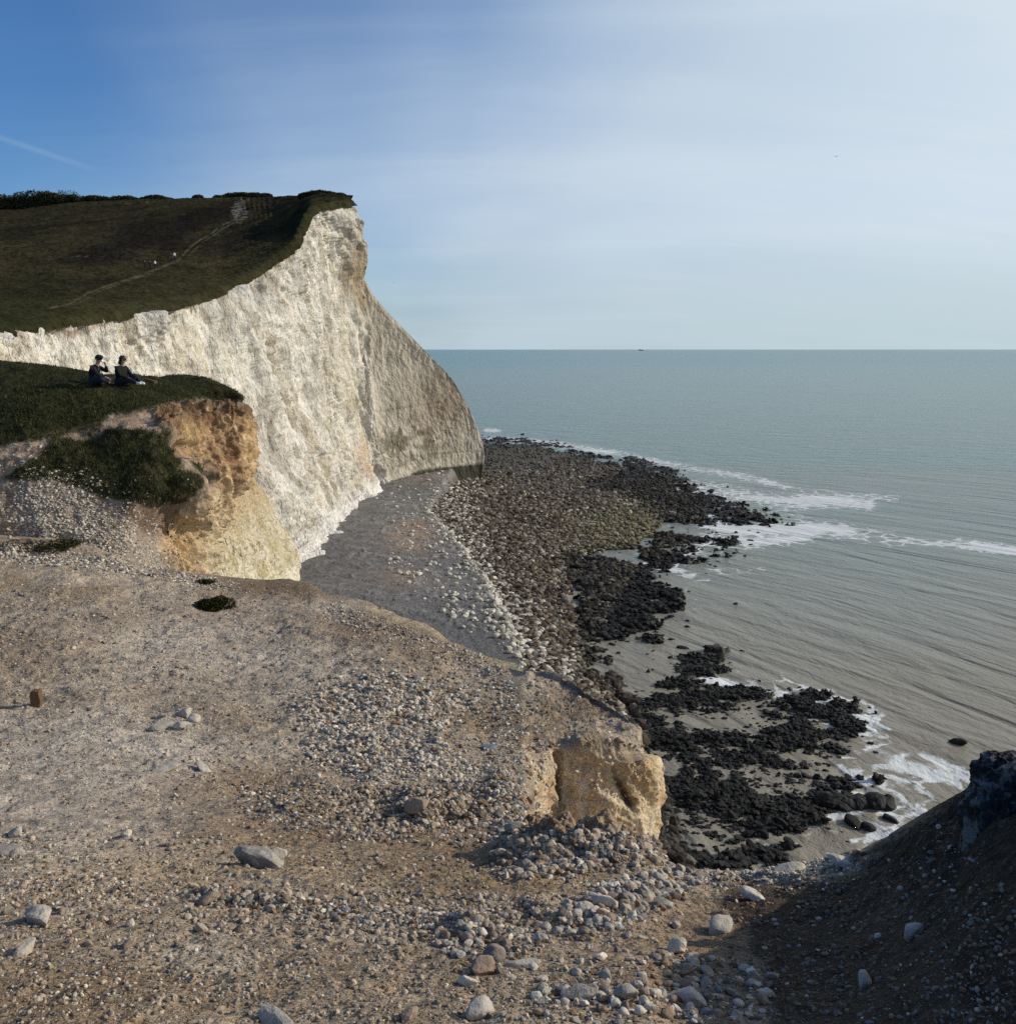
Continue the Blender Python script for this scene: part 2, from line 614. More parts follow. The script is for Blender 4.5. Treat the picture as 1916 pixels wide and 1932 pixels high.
U, V = proj(Pd)
c = np.zeros(P.shape) + np.array([0.73, 0.69, 0.605])
n1 = fbm(Pw * np.array([.25, .25, .05]), 4, seed=101)
n2 = fbm(Pw * np.array([.9, .9, .16]), 4, seed=111)
n3 = fbm(P * np.array([1.6, 1.6, 0.8]), 3, seed=121)
c = mixc(c, (0.66, 0.58, 0.44), sstep(0.0, 0.5, n1) * 0.5)
c = mixc(c, (0.44, 0.38, 0.29), sstep(0.0, 0.4, n2) * 0.72)
c = mixc(c, (0.36, 0.30, 0.21), sstep(0.15, 0.5, n3) * 0.6)
c = mixc(c, (0.40, 0.38, 0.34), sstep(0.1, 0.5, -n1) * 0.5)
ns = fbm(Pw * np.array([.5, .5, .05]) + 60, 4, .6, seed=161)
jv = 1 - np.abs(fbm(Pw * np.array([1.1, 1.1, .13]) + 80, 3, seed=163)) * 7
c = mixc(c, (0.25, 0.215, 0.165), np.clip(jv, 0, 1) * sstep(-.2, .3, ns) * .5)
c = mixc(c, (0.30, 0.265, 0.21), sstep(.1, .5, ns) * .6)
# browner tone in the hollows of the flutes
hol = sstep(0.1, 0.75, -(flute * 0.5 + flute2 * 0.8))
c = mixc(c, (0.30, 0.24, 0.155), hol * 0.55)
yel = blob(U, V, 640, 800, 70, 190) + blob(U, V, 400, 660, 80, 60) + blob(U, V, 480, 850, 60, 120) * 0.7 + blob(U, V, 60, 640, 90, 40) * .5
c = mixc(c, (0.62, 0.53, 0.36), np.clip(yel, 0, 1) * (0.15 + 0.4 * sstep(-.2, .5, n2)))
grey = scar * 0.8 + blob(U, V, 505, 800, 22, 90) * .5 + blob(U, V, 300, 610, 22, 36) * .7 + blob(U, V, 412, 600, 14, 60) * .6 + blob(U, V, 655, 430, 14, 60) * .4
c = mixc(c, (0.27, 0.25, 0.225), np.clip(grey * (1 + n2), 0, 1) * 0.85)
brn = blob(U, V, 690, 545, 36, 60, -0.5) + blob(U, V, 735, 640, 30, 70, -0.6) * .9 + blob(U, V, 672, 500, 16, 50) * .7
crest = np.exp(-np.clip(rowv, 0, 1) / 0.05) * isspur
c = mixc(c, (0.26, 0.18, 0.09), np.clip(brn * (0.55 + 0.9 * sstep(-.3, .4, n2)) + crest * 0.8, 0, 1) * 0.72)
org = blob(U, V, 684, 860, 13, 45) + blob(U, V, 700, 890, 22, 12) * .5
c = mixc(c, (0.44, 0.24, 0.10), .7 * np.clip(org, 0, 1) * (0.5 + 0.4 * sstep(-.3, .3, n2)))
c = mixc(c, (0.20, 0.175, 0.14), crack * .55)
fb = np.exp(-((((Pd[..., 2] - .05 * Pd[..., 0] + .5 * n1) / 3.1) % 1 - .5) / .035) ** 2) * sstep(0, .4, n3 + .3)
c = mixc(c, (0.28, 0.25, 0.20), fb * .28 * sstep(.1, .3, rowv))
# spur: warm grey face with darker dirty patches
sm = isspur * sstep(640, 700, U + 0.15 * (V - 700))
c = mixc(c, (0.54, 0.475, 0.375), sm * 0.85)
c = mixc(c, (0.30, 0.26, 0.19), sm * sstep(0, .45, fbm(P * np.array([.9, .9, .35]), 4, seed=137)) * .6)
ms = fbm(P * np.array([.3, .3, .3]), 4, seed=131)
mf = fbm(P * np.array([1.4, 1.4, 1.0]), 4, seed=133)
c = mixc(c, (0.17, 0.15, 0.10), isspur * np.clip(blob(U, V, 740, 850, 85, 45) * 1.2 + blob(U, V, 800, 800, 70, 60) * .6, 0, 1) * sstep(-.35, .25, ms + mf * 0.8) * 0.9)
c = mixc(c, (0.36, 0.25, 0.16), isspur * blob(U, V, 840, 760, 60, 60) * 0.6)
c = mixc(c, (0.66, 0.62, 0.54), isspur * blob(U, V, 690, 760, 50, 90) * sstep(-.1, .4, mf) * 0.6)
for pts, wd, k in (([(655, 790), (700, 778), (760, 770), (830, 760)], 1.6, .6), ([(700, 868), (780, 862), (905, 850)], 1.4, .5),
                   ([(705, 898), (750, 880), (800, 874)], 1.6, .55), ([(700, 868), (730, 874), (760, 870)], 1.2, .4)):
    c = mixc(c, (0.14, 0.12, 0.085), isspur * .35 * k * np.exp(-((line_d(U, V, pts) + 1.5 * np.abs(mf)) / wd) ** 2))
# weed at the foot of the nose
alg = isspur * sstep(.5, -.3, Pd[..., 2] - (0.6 + 3.0 * sstep(730, 800, U)) + .5 * mf + .3 * ms) * sstep(725, 790, U)
c = mixc(c, (0.030, 0.036, 0.018), alg * 0.93)
# fresh chalk debris at the foot of face one
c = mixc(c, (0.80, 0.77, 0.72), (1 - isspur) * sstep(0.93, 1.0, rowv) * 0.8)
# slip with brown soil high on the left
red = np.exp(-(line_d(U, V, [(100, 612), (128, 632), (160, 622), (195, 612)]) / 7) ** 2)
c = mixc(c, (0.20, 0.10, 0.055), np.clip(red * (0.8 + .8 * n3), 0, 1) * 0.85)
c = mixc(c, (0.42, 0.33, 0.27), blob(U, V, 150, 605, 50, 9) * 0.8)
# turf lip
c = mixc(c, (0.06, 0.05, 0.025), (1 - isspur) * (1 - sstep(0.0, 0.016, rowv + 0.012 * n3)) * 0.9)
cliff = tag(mesh_from('chalk_cliff', Pd, grid_faces(*P.shape[:2]), M_chalk, c), 'tall pale chalk sea cliff with streaked fluted face behind the beach', 'cliff', kind='structure')

# back of the spur, so that it is a solid ridge
spur_idx = range(13, 22)
rows = []
for k, (dD, dz) in enumerate([(0, 0), (2.0, -0.6), (8, -5), (18, -14), (32, -60)]):
    rows.append([tops[i] + np.array([-0.34 * dD, dD, dz - 0.25]) for i in spur_idx])
Cb = np.array(rows)
Cb[..., 2] = np.maximum(Cb[..., 2], -1)
Pb, _, _ = loft(Cb, 60, 160)
Pb += 0.35 * np.stack([fbm(Pb * .5, 3, seed=61)] * 3, -1) * sstep(0, 10, np.arange(60))[:, None, None]
cb_ = np.zeros(Pb.shape) + np.array([0.2, 0.15, 0.09])
mesh_from('spur_back', Pb, grid_faces(60, 160, True), M_chalk, cb_, parent=cliff)

# ------------------------------------------------------------------ hill (the down above the cliff)
sky_pts = [(-380, 405, 330), (-140, 402, 340), (20, 396, 345), (110, 386, 340), (200, 380, 332), (285, 377, 322), (345, 376, 312),
           (400, 375, 300), (450, 374, 290), (500, 375, 272), (548, 374, 250), (588, 371, 226), (624, 369, 212), (664, 373, 203)]
ed = tops[:14].copy()
sk = np.array([W(*p) for p in sky_pts])
hrows = []
for t in (0, .1, .25, .45, .7, 1.0):
    r = ed + (sk - ed) * t
    r[:, 2] += np.minimum(2.2, 0.011 * np.linalg.norm(sk - ed, axis=1)) * math.sin(math.pi * t) * (1 if t < 1 else 0)
    hrows.append(r)
lip = ed.copy(); lip += np.array([1.35, -0.5, -1.25])
hrows.insert(0, lip)
b1 = sk.copy(); b1[:, 0] *= (b1[:, 1] + 40) / b1[:, 1]; b1[:, 0] -= 4; b1[:, 1] += 40; b1[:, 2] -= 3
b2 = sk.copy(); b2[:, 0] *= (b2[:, 1] + 160) / b2[:, 1]; b2[:, 0] -= 20; b2[:, 1] += 160; b2[:, 2] -= 45
hrows += [b1, b2]
Ch = np.array(hrows)
P, tr, tch = loft(Ch, 420, 640)
N = grid_normals(P)
N *= np.sign(N[..., 2].mean())
edgem = sstep(0.9, 2.2, tr)[:, None]
P[..., :2] += (1 - edgem)[..., None] * 0.45 * np.stack([fbm(P * .7, 4, seed=201), fbm(P * .7, 4, seed=205)], -1)
d = 0.55 * fbm(P * .09, 3, seed=211) + 0.22 * fbm(P * .6, 3, seed=215)
U, V = proj(P)
terr = (.15 + .7 * sstep(-.2, .4, fbm(P * .12, 2, seed=219))) * sstep(0.1, 0.8, np.clip(blob(U, V, 487, 425, 34, 50) * 1.6, 0, 1))
strp = np.sin((U - 440 + 5 * fbm(np.stack([U * .03, V * .07, 0 * U], -1), 3, seed=5)) * 0.62 + (V - 420) * -0.07)
d += 0.07 * terr * strp
P = P + N * (d * edgem)[..., None]
U, V = proj(P)
c = np.zeros(P.shape) + np.array([0.035, 0.030, 0.017])
g1 = fbm(P * .035, 4, seed=221)
g2 = fbm(P * np.array([.12, .03, .12]), 4, seed=225)
g3 = fbm(P * .5, 3, seed=229)
c = mixc(c, (0.046, 0.043, 0.019), sstep(-.2, .5, g1) * 0.6)
c = mixc(c, (0.020, 0.019, 0.012), sstep(0, .4, g2) * 0.85)
c = mixc(c, (0.060, 0.050, 0.028), sstep(.15, .5, fbm(P * np.array([.3, .05, .3]), 4, seed=233)) * .5)
c = mixc(c, (0.018, 0.016, 0.012), sstep(.1, .6, g3) * 0.6)
gorse = poly_sd(U, V, [(200, 455), (215, 420), (290, 398), (400, 388), (440, 385), (440, 420), (380, 440), (330, 475), (260, 482), (170, 500), (120, 492)]) + 14 * g2 + 6 * g3
c = mixc(c, (0.015, 0.013, 0.012), sstep(-14, 22, gorse + 10 * g3) * 0.8)
c = mixc(c, (0.022, 0.019, 0.015), sstep(-5, 8, poly_sd(U, V, [(330, 480), (440, 440), (540, 430), (500, 460), (420, 480)]) + 6 * g3) * 0.6)
for pts, wd, k in (([(95, 582), (130, 574), (165, 555), (205, 540), (245, 527), (290, 510), (340, 489)], 1.6, .75),
                   ([(150, 572), (185, 552), (230, 535), (290, 514)], 1.2, .5),
                   ([(335, 490), (365, 462), (400, 440), (425, 422), (445, 414)], 1.3, .8),
                   ([(345, 491), (380, 462), (415, 436)], 1.0, .6),
                   ([(415, 436), (435, 425), (448, 418), (438, 400), (452, 384), (470, 376)], 1.6, .6),
                   ([(448, 418), (455, 405), (446, 395), (460, 380)], 1.2, .6),
                   ([(235, 386), (275, 382), (300, 379)], 0.8, .55), ([(60, 480), (130, 486), (200, 484)], 0.8, .3)):
    dd = line_d(U + 3 * g2 + 2 * g3, V + 4 * g2, pts) + 2.2 * np.abs(g3)
    c = mixc(c, (0.15, 0.135, 0.095), np.exp(-(dd / wd) ** 2) * k * np.clip(.75 + g3 + g2, .2, 1))
scr = blob(U, V, 452, 398, 16, 24)
c = mixc(c, (0.22, 0.20, 0.17), sstep(0.25, .5, scr * (0.55 + 1.3 * fbm(P * np.array([1.1, .35, 1.1]), 3, seed=241))) * 0.7)
c = mixc(c, (0.055, 0.052, 0.03), terr * sstep(0, 1, strp) * 0.32)
c = mixc(c, (0.022, 0.02, 0.014), terr * sstep(0, 1, -strp) * 0.3)
c = mixc(c, (0.026, 0.027, 0.013), sstep(6, 0, tr)[:, None] * 0.0 + (1 - sstep(1.0, 2.6, tr))[:, None] * 0.45)
tag(mesh_from('hill', P, grid_faces(*P.shape[:2]), M_hill, c), 'dark grassy down rising above the chalk cliff', 'hill', kind='structure')


# scrub on the skyline
def leafball(ctrs, radii, n, size, seed):
    r = np.random.default_rng(seed)
    idx = r.integers(0, len(ctrs), n)
    dv = r.normal(size=(n, 3))
    dv /= np.linalg.norm(dv, axis=1, keepdims=True)
    rr = r.uniform(0.55, 1.0, n)[:, None] ** 0.5
    p = np.asarray(ctrs)[idx] + dv * rr * np.asarray(radii)[idx]
    a = r.normal(size=(n, 3)); b = r.normal(size=(n, 3))
    a /= np.linalg.norm(a, axis=1, keepdims=True); b /= np.linalg.norm(b, axis=1, keepdims=True)
    s = size * r.uniform(0.6, 1.3, n)[:, None]
    V_ = np.stack([p + a * s, p - a * s * .5 + b * s, p - b * s], 1).reshape(-1, 3)
    F_ = np.arange(3 * n).reshape(-1, 3)
    col = np.array([0.030, 0.034, 0.018]) * r.uniform(0.5, 1.5, (n, 1))
    col[r.random(n) < .25] = (0.05, 0.035, 0.02)
    return V_, F_, np.repeat(col, 3, 0)


def scrub(name, uv, D, rad, n, size, seed):
    r = np.random.default_rng(seed)
    cs, rs = [], []
    for (u, v), R_ in zip(uv, rad):
        cs.append(W(u, v, D + r.uniform(-4, 4)))
        rs.append(np.array([R_ * r.uniform(1, 1.6), R_ * 1.3, R_ * r.uniform(0.6, 0.85)]))
    V_, F_, c_ = leafball(cs, rs, n, size, seed)
    return mesh_from(name, V_, F_, M_leaf, c_, smooth=False)


rr = random.Random(3)
uv, rad = [], []
for k in range(230):
    u = rr.uniform(-330, 258)
    top = np.interp(u, [-330, 0, 20, 60, 110, 150, 190, 230, 262], [362, 366, 374, 365, 369, 368, 370, 369, 376])
    bot = np.interp(u, [-330, 0, 120, 262], [402, 400, 384, 378])
    uv.append((u, rr.uniform(top + 4, max(bot, top + 6)))); rad.append(rr.uniform(2.0, 3.3) if u < 130 else rr.uniform(1.1, 1.8))
tag(scrub('woodland', uv, 312, rad, 90000, 0.34, 1), 'dark line of scrub woodland along the hill skyline at the left', 'woodland', kind='stuff')
uv = [(rr.uniform(262, 330), 0) for _ in range(14)]
uv = [(u, 378 - 10 * math.exp(-((u - 305) / 22) ** 2) + rr.uniform(-2, 5)) for u, _ in uv]
for nm, lab, pts, D, rads, n in (
    ('shrub', 'low wide dark shrub on the hill skyline just right of the woodland', [(262 + i * 7, 377 - 8 * math.exp(-((i - 4.5) / 3) ** 2) + 3) for i in range(10)], 316, [1.3] * 10, 5000),
    ('shrub', 'small round dark bush standing alone on the hill skyline', [(368, 374), (374, 372), (379, 375)], 308, [1.0, 1.3, 1.0], 1800),
    ('shrub', 'long flat-topped dark thicket on the skyline above the sheep tracks', [(410 + i * 6, 374 - 3.5 * (i > 2) - 1.5 * (5 < i < 13)) for i in range(17)], 292, [1.3] * 17, 9000),
    ('shrub', 'dark gorse mound on the summit beside the cliff top', [(572 + i * 5.5, 371 - 6 * math.exp(-((i - 6) / 4.5) ** 2)) for i in range(14)], 216, [1.0] * 14, 7000)):
    o = scrub(nm, pts, D, rads, n, 0.26, len(lab))
    tag(o, lab, 'shrub', 'shrubs on the hill skyline')

# ------------------------------------------------------------------ lower cliff buttress between headland and beach
def ctrl(rows):
    return np.array([[W(*p) for p in r] for r in rows])


low = [  # columns near -> far, each top -> base
    [(250, 880, 40), (270, 980, 39), (300, 1100, 38), (340, 1250, 37), (420, 1650, 36)],
    [(380, 870, 52), (402, 970, 51.5), (432, 1080, 51), (474, 1200, 50), (565, 1500, 49)],
    [(432, 875, 80), (455, 950, 79.5), (492, 1030, 79), (522, 1100, 78.5), (566, 1225, 77.5)],
    [(458, 880, 102), (484, 930, 103), (516, 985, 104), (544, 1035, 105.5), (557, 1078, 106.5)],
    [(455, 880, 110), (478, 930, 111), (508, 985, 113), (534, 1030, 114), (548, 1062, 116)],
    [(425, 880, 118), (430, 930, 121), (440, 985, 124), (450, 1030, 127), (460, 1040, 130)]]
Cl = np.swapaxes(ctrl(low), 0, 1)
P, tr, tcx = loft(Cl, 330, 380)
N = grid_normals(P)
N *= np.sign((N[..., 0]).mean())
Pw = P + 0.8 * fbm(P * .3, 2, seed=301)[..., None]
d = 0.8 * fbm(Pw * np.array([.35, .35, .15]), 3, seed=311, ridged=True) + 0.45 * fbm(Pw * np.array([1.3, 1.3, .7]), 4, seed=315) + 0.25 * fbm(P * 3.0, 2, seed=318)
P = P + N * d[..., None]
U, V = proj(P)
c = np.zeros(P.shape) + np.array([0.59, 0.535, 0.405])
a1 = fbm(P * np.array([1.1, 1.1, .6]), 4, seed=321); a2 = fbm(P * np.array([.4, .4, .15]), 3, seed=325)
c = mixc(c, (0.30, 0.25, 0.11), sstep(-0.05, 0.35, a1) * 0.72)
c = mixc(c, (0.50, 0.40, 0.22), sstep(-.2, .4, a2) * 0.4)
c = mixc(c, (0.42, 0.29, 0.16), sstep(1010, 930, V + 45 * a1 + .25 * (U - 430)) * .7)
c = mixc(c, (0.78, 0.72, 0.58), sstep(1050, 1085, V) * sstep(520, 550, U) * 0.6)
c = mixc(c, (0.46, 0.31, 0.16), blob(U, V, 410, 960, 60, 90) * 0.6)
tag(mesh_from('lower_cliff', P, grid_faces(*P.shape[:2]), M_chalk, c), 'yellowish chalk buttress at the foot of the nearer headland', 'cliff', kind='structure')

# ------------------------------------------------------------------ near headland
hl = [  # columns: list of (u,v,D) skyline -> bottom
    [(-260, 672, 34), (-250, 740, 30), (-250, 800, 28), (-250, 850, 26.5), (-250, 920, 25.8), (-250, 1000, 25), (-250, 1120, 24.2)],
    [(0, 683, 34), (0, 735, 30), (0, 790, 28), (0, 840, 26.7), (0, 900, 25.9), (0, 980, 25), (0, 1120, 24.2)],
    [(80, 691, 34), (80, 735, 30), (80, 785, 28.2), (78, 838, 27.0), (80, 900, 26.0), (80, 985, 25.1), (80, 1120, 24.2)],
    [(160, 701, 34), (160, 733, 30.2), (160, 788, 28.8), (160, 838, 27.6), (160, 910, 26.2), (160, 1000, 25.2), (160, 1130, 24.2)],
    [(235, 713, 34), (238, 740, 30.8), (240, 784, 29.3), (240, 825, 27.7), (245, 920, 26.2), (240, 1010, 25.5), (240, 1130, 24.6)],
    [(300, 718, 34.5), (305, 745, 31.8), (305, 780, 30.4), (305, 815, 28.2), (312, 930, 26.6), (290, 995, 27.0), (300, 1130, 26.0)],
    [(345, 716, 35), (350, 742, 33), (345, 775, 31.6), (338, 830, 28.8), (352, 925, 27.0), (300, 1000, 28.2), (330, 1130, 27.0)],
    [(385, 719, 35.5), (390, 748, 33.8), (385, 800, 32.3), (352, 862, 30.2), (390, 915, 28.0), (308, 1010, 28.6), (350, 1130, 27.6)],
    [(425, 733, 35.5), (430, 757, 34.2), (425, 820, 33.0), (398, 880, 31.8), (392, 965, 30.6), (338, 1030, 29.2), (376, 1135, 28.4)],
    [(450, 744, 35.2), (456, 762, 34.7), (470, 825, 34.1), (466, 890, 33.6), (420, 975, 32.5), (404, 1045, 31.0), (402, 1140, 30.0)],
    [(444, 752, 38), (448, 768, 38), (455, 830, 37.5), (450, 890, 37), (405, 975, 36), (388, 1045, 35), (385, 1140, 34)],
    [(400, 760, 48), (402, 776, 48), (404, 830, 48), (400, 890, 47), (360, 975, 46), (340, 1045, 45), (330, 1140, 44)]]
Ch = np.swapaxes(ctrl(hl), 0, 1)
back = Ch[0].copy(); back[:, 0] *= (back[:, 1] + 9) / back[:, 1]; back[:, 0] -= 1.2; back[:, 1] += 9; back[:, 2] -= 0.9
back2 = Ch[0].copy(); back2[:, 0] *= (back2[:, 1] + 22) / back2[:, 1]; back2[:, 0] -= 6; back2[:, 1] += 22; back2[:, 2] -= 9
Ch = np.concatenate([[back2, back], Ch])
P, tr, tch = loft(Ch, 560, 620)
N = grid_normals(P)
N *= np.sign(N[..., 2].mean())
U, V = proj(P)
n_h = fbm(P * .45, 3, seed=401)
grass_sd = poly_sd(U, V, [(-400, 600), (460, 700), (462, 757), (400, 752), (330, 756), (270, 776), (215, 786), (150, 806), (120, 818), (70, 830), (0, 838), (-400, 850)])
slump_sd = poly_sd(U, V, [(70, 860), (110, 832), (200, 812), (270, 806), (320, 814), (345, 850), (345, 880), (385, 884), (396, 905), (360, 930), (330, 950), (290, 945), (200, 940), (140, 928), (80, 905), (20, 900)])
n6 = fbm(P * 1.4, 4, seed=405); n20 = fbm(P * 5.0, 3, seed=409)
gm = sstep(-8, 8, grass_sd + 12 * n6)
sm = sstep(-10, 10, slump_sd + 20 * n6)
steep = 1 - sstep(0.35, 0.75, N[..., 2])
d = 0.22 * n_h + 0.12 * n6 + 0.05 * n20
fl = fbm(P * np.array([1.6, 1.6, .5]), 4, seed=413, ridged=True)
orange_sd = poly_sd(U, V, [(290, 775), (380, 752), (460, 760), (500, 830), (480, 900), (440, 960), (420, 1120), (330, 1110), (295, 1040), (300, 990), (385, 940), (400, 900), (350, 855), (330, 812), (290, 800)])
om = sstep(-6, 8, orange_sd + 10 * n6) * (1 - gm)
d += om * (0.32 * fl + 0.13 * n20 + .15 * fbm(P * np.array([.9, .9, 1.4]), 3, seed=431, ridged=True)) + 0.10 * sm * n6
d += -0.25 * blob(U, V, 322, 930, 22, 40) - 0.5 * blob(U, V, 345, 845, 12, 14)
P = P + N * d[..., None]
U, V = proj(P)
c = np.zeros(P.shape) + np.array([0.30, 0.215, 0.155])                 # bare pinkish earth
c = mixc(c, (0.44, 0.37, 0.30), sstep(0, .4, n20) * 0.6)
oc = np.zeros(P.shape) + np.array([0.34, 0.215, 0.12])
vv = fbm(P * np.array([1.8, 1.8, .5]), 4, seed=421)
oc = mixc(oc, (0.20, 0.085, 0.035), sstep(0, .5, vv) * 0.6)
oc = mixc(oc, (0.62, 0.42, 0.21), sstep(-0.1, .5, -vv) * 0.6)
oc = mixc(oc, (0.62, 0.48, 0.30), sstep(860, 960, V + 20 * n6) * 0.55)
oc = mixc(oc, (0.47, 0.30, 0.14), blob(U, V, 330, 1030, 50, 60) * 0.7)
oc = mixc(oc, (0.16, 0.09, 0.05), sstep(.2, .55, n20) * 0.45)
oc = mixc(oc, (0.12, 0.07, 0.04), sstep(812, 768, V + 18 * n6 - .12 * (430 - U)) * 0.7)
oc = mixc(oc, (0.55, 0.47, 0.32), sstep(940, 1060, V + 30 * n6) * sstep(350, 420, U) * .7)
oc = mixc(oc, (0.66, 0.56, 0.42), sstep(.25, .55, -n20) * 0.5)
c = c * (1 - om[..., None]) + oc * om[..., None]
# stones slope
st_sd = poly_sd(U, V, [(25, 960), (60, 905), (110, 900), (200, 945), (250, 990), (300, 1030), (330, 1075), (200, 1080), (40, 1040)])
c = mixc(c, (0.32, 0.29, 0.25), sstep(-15, 12, st_sd + 25 * n6) * (0.5 + 0.4 * n20))
c = mixc(c, (0.085, 0.052, 0.032), sstep(-10, 10, poly_sd(U, V, [(230, 945), (330, 930), (355, 950), (300, 1010), (270, 1000), (235, 985)]) + 15 * n6) * 0.6)
gc = np.zeros(P.shape) + np.array([0.028, 0.031, 0.012])
gc = mixc(gc, (0.052, 0.048, 0.022), sstep(0, .5, n6) * 0.7)
gc = mixc(gc, (0.018, 0.019, 0.010), sstep(.05, .5, n20) * 0.7)
gc = mixc(gc, (0.12, 0.10, 0.05), sstep(790, 830, V) * sstep(0, .4, n6) * 0.6)
c = c * (1 - gm[..., None]) + gc * gm[..., None]
sc_ = np.zeros(P.shape) + np.array([0.040, 0.042, 0.018])
sc_ = mixc(sc_, (0.015, 0.015, 0.010), sstep(-.1, .4, n6) * 0.7)
sc_ = mixc(sc_, (0.095, 0.075, 0.04), sstep(.1, .5, n20) * 0.6)
c = c * (1 - sm[..., None]) + sc_ * sm[..., None]
head_P, head_N, head_g, head_s = P.copy(), N.copy(), gm.copy(), sm.copy()
head_U, head_V, head_st = U.copy(), V.copy(), st_sd.copy()
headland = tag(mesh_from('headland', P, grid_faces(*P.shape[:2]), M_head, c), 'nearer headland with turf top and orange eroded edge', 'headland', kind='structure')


# grass tufts
def blades(P_, N_, h0, h1, wd, seed, cbase):
    r = np.random.default_rng(seed)
    n = len(P_)
    ang = r.uniform(0, 2 * np.pi, n)
    side = np.stack([np.cos(ang), np.sin(ang), 0 * ang], -1) * wd * r.uniform(.6, 1.4, (n, 1))
    lean = r.normal(size=(n, 3)) * 0.35 * h1
    lean[:, 2] = 0
    hh = r.uniform(h0, h1, (n, 1))
    tip = P_ + np.array([0, 0, 1]) * hh + lean
    base = P_ - np.array([0, 0, 0.03])
    V_ = np.stack([base - side, base + side, tip], 1).reshape(-1, 3)
    col = np.asarray(cbase) * r.uniform(.5, 1.6, (n, 1))
    dry = r.random(n) < .22
    col[dry] = np.array([.085, .07, .036]) * r.uniform(.6, 1.3, (dry.sum(), 1))
    return V_, np.arange(3 * n).reshape(-1, 3), np.repeat(col, 3, 0)


r_ = np.random.default_rng(5)
fm = (head_g + head_s * 0.9).ravel()
ok = np.where((fm > .55) & (head_V.ravel() > 660) & (head_U.ravel() > -150))[0]
pick = r_.choice(ok, 60000)
gp = head_P.reshape(-1, 3)[pick] + r_.normal(size=(60000, 3)) * [.05, .05, 0]
V_, F_, c_ = blades(gp, None, .02, .10, .012, 6, (0.033, 0.036, 0.014))
tag(mesh_from('grass', V_, F_, M_blade, c_, smooth=False), 'short turf on the nearer headland', 'grass', kind='stuff')

# ------------------------------------------------------------------ foreground ground (plateau edge we stand on)
g0y = [0.2, 1, 2, 3, 4, 5, 6.5, 8, 10, 12, 16, 20, 24, 30]
g0d = [1.5, 1.55, 1.68, 2.1, 2.5, 2.9, 3.4, 3.85, 4.3, 4.6, 4.88, 5.02, 5.15, 5.3]
edge_l = [(-330, 975, 24.5), (-100, 1000, 23.5), (0, 1010, 23), (100, 1016, 22.6), (180, 1032, 22), (260, 1062, 20.8), (350, 1080, 20), (430, 1090, 19.9), (500, 1095, 19.7),
          (545, 1092, 19.6), (585, 1102, 19.0), (620, 1122, 18.2), (700, 1136, 17.4), (760, 1165, 16.4), (815, 1185, 15.6), (850, 1210, 14.8), (900, 1234, 14.0), (945, 1252, 13.5),
          (972, 1262, 13.2), (984, 1275, 12.8), (1000, 1280, 12.7)]
edge_r = [(975, 1572, 5.3), (990, 1572, 5.3), (1040, 1573, 5.28), (1120, 1572, 5.28), (1190, 1576, 5.2), (1235, 1590, 5.02), (1258, 1622, 4.6), (1290, 1640, 4.42),
          (1400, 1643, 4.32), (1500, 1632, 4.28), (1560, 1622, 4.22), (1610, 1612, 4.15), (1660, 1585, 4.0), (1700, 1562, 3.9), (1760, 1525, 3.7),
          (1820, 1490, 3.5), (1850, 1462, 3.4), (1880, 1445, 3.3), (1916, 1438, 3.15)]


def etab(e, extra=()):
    E = np.array([W(*k) for k in e])
    return (np.concatenate([E[:, 0] / E[:, 1], [k[0] for k in extra]]), np.concatenate([E[:, 1], [k[1] for k in extra]]),
            np.concatenate([CAMZ - E[:, 2], [k[2] for k in extra]]))


TAB = {'l': etab(edge_l), 'r': etab(edge_r, [(.66, 3.0, 1.22), (.8, 3.0, .90), (1.0, 3.0, .55), (1.3, 2.8, .30), (1.8, 2.4, .25), (2.4, 2.0, .3)])}  # unseen crest past the right edge, raised to cast shade on the slope
W_cut = W(985, 1500, 6.0)
CUT = W_cut[0] / W_cut[1]


def fg_noise(x, y):
    p = np.stack([x, y, 0 * x + 1.3], -1)
    s = np.clip(y / 8, .35, 1.2)
    return s * (0.08 * fbm(p * .55, 3, seed=501) + 0.055 * fbm(p * 1.9, 4, .55, seed=505)) + 0.022 * fbm(p * 9, 3, .6, seed=509) + 0.03 * s * np.maximum(fbm(p * 5 + 9, 3, .6, seed=511), 0) ** 1.0 + s * .045 * np.maximum(0, fbm(p * 1.1 + 31, 3, seed=513, ridged=True) - .25) + sstep(1.1, 1.8, x) * sstep(4.5, 3.5, y) * (.10 * fbm(p * 2.6, 4, .6, seed=517) + .05 * fbm(p * 8, 3, .6, seed=518, ridged=True))


def fg_drop(side, tx, y, noise=True):
    a, b, c_ = TAB[side]
    ye = np.interp(tx, a, b)
    de = np.interp(tx, a, c_)
    g = np.interp(y, g0y, g0d)
    ge = np.interp(ye, g0y, g0d)
    k = np.clip(y / ye, 0, 1)
    w = sstep(CUT, CUT + .05, tx) if side == 'r' else sstep(CUT, CUT - .06, tx)
    d = g + (de - ge) * (k ** 1.6) * w
    if not noise:
        return d
    fade = 1 - sstep(.93, 1.0, k) * 0.85 * w
    if side == 'l':
        fade = fade * (1 - (1 - w) * sstep(5.0, 5.8, y))
    return d - fg_noise(tx * y, y) * fade


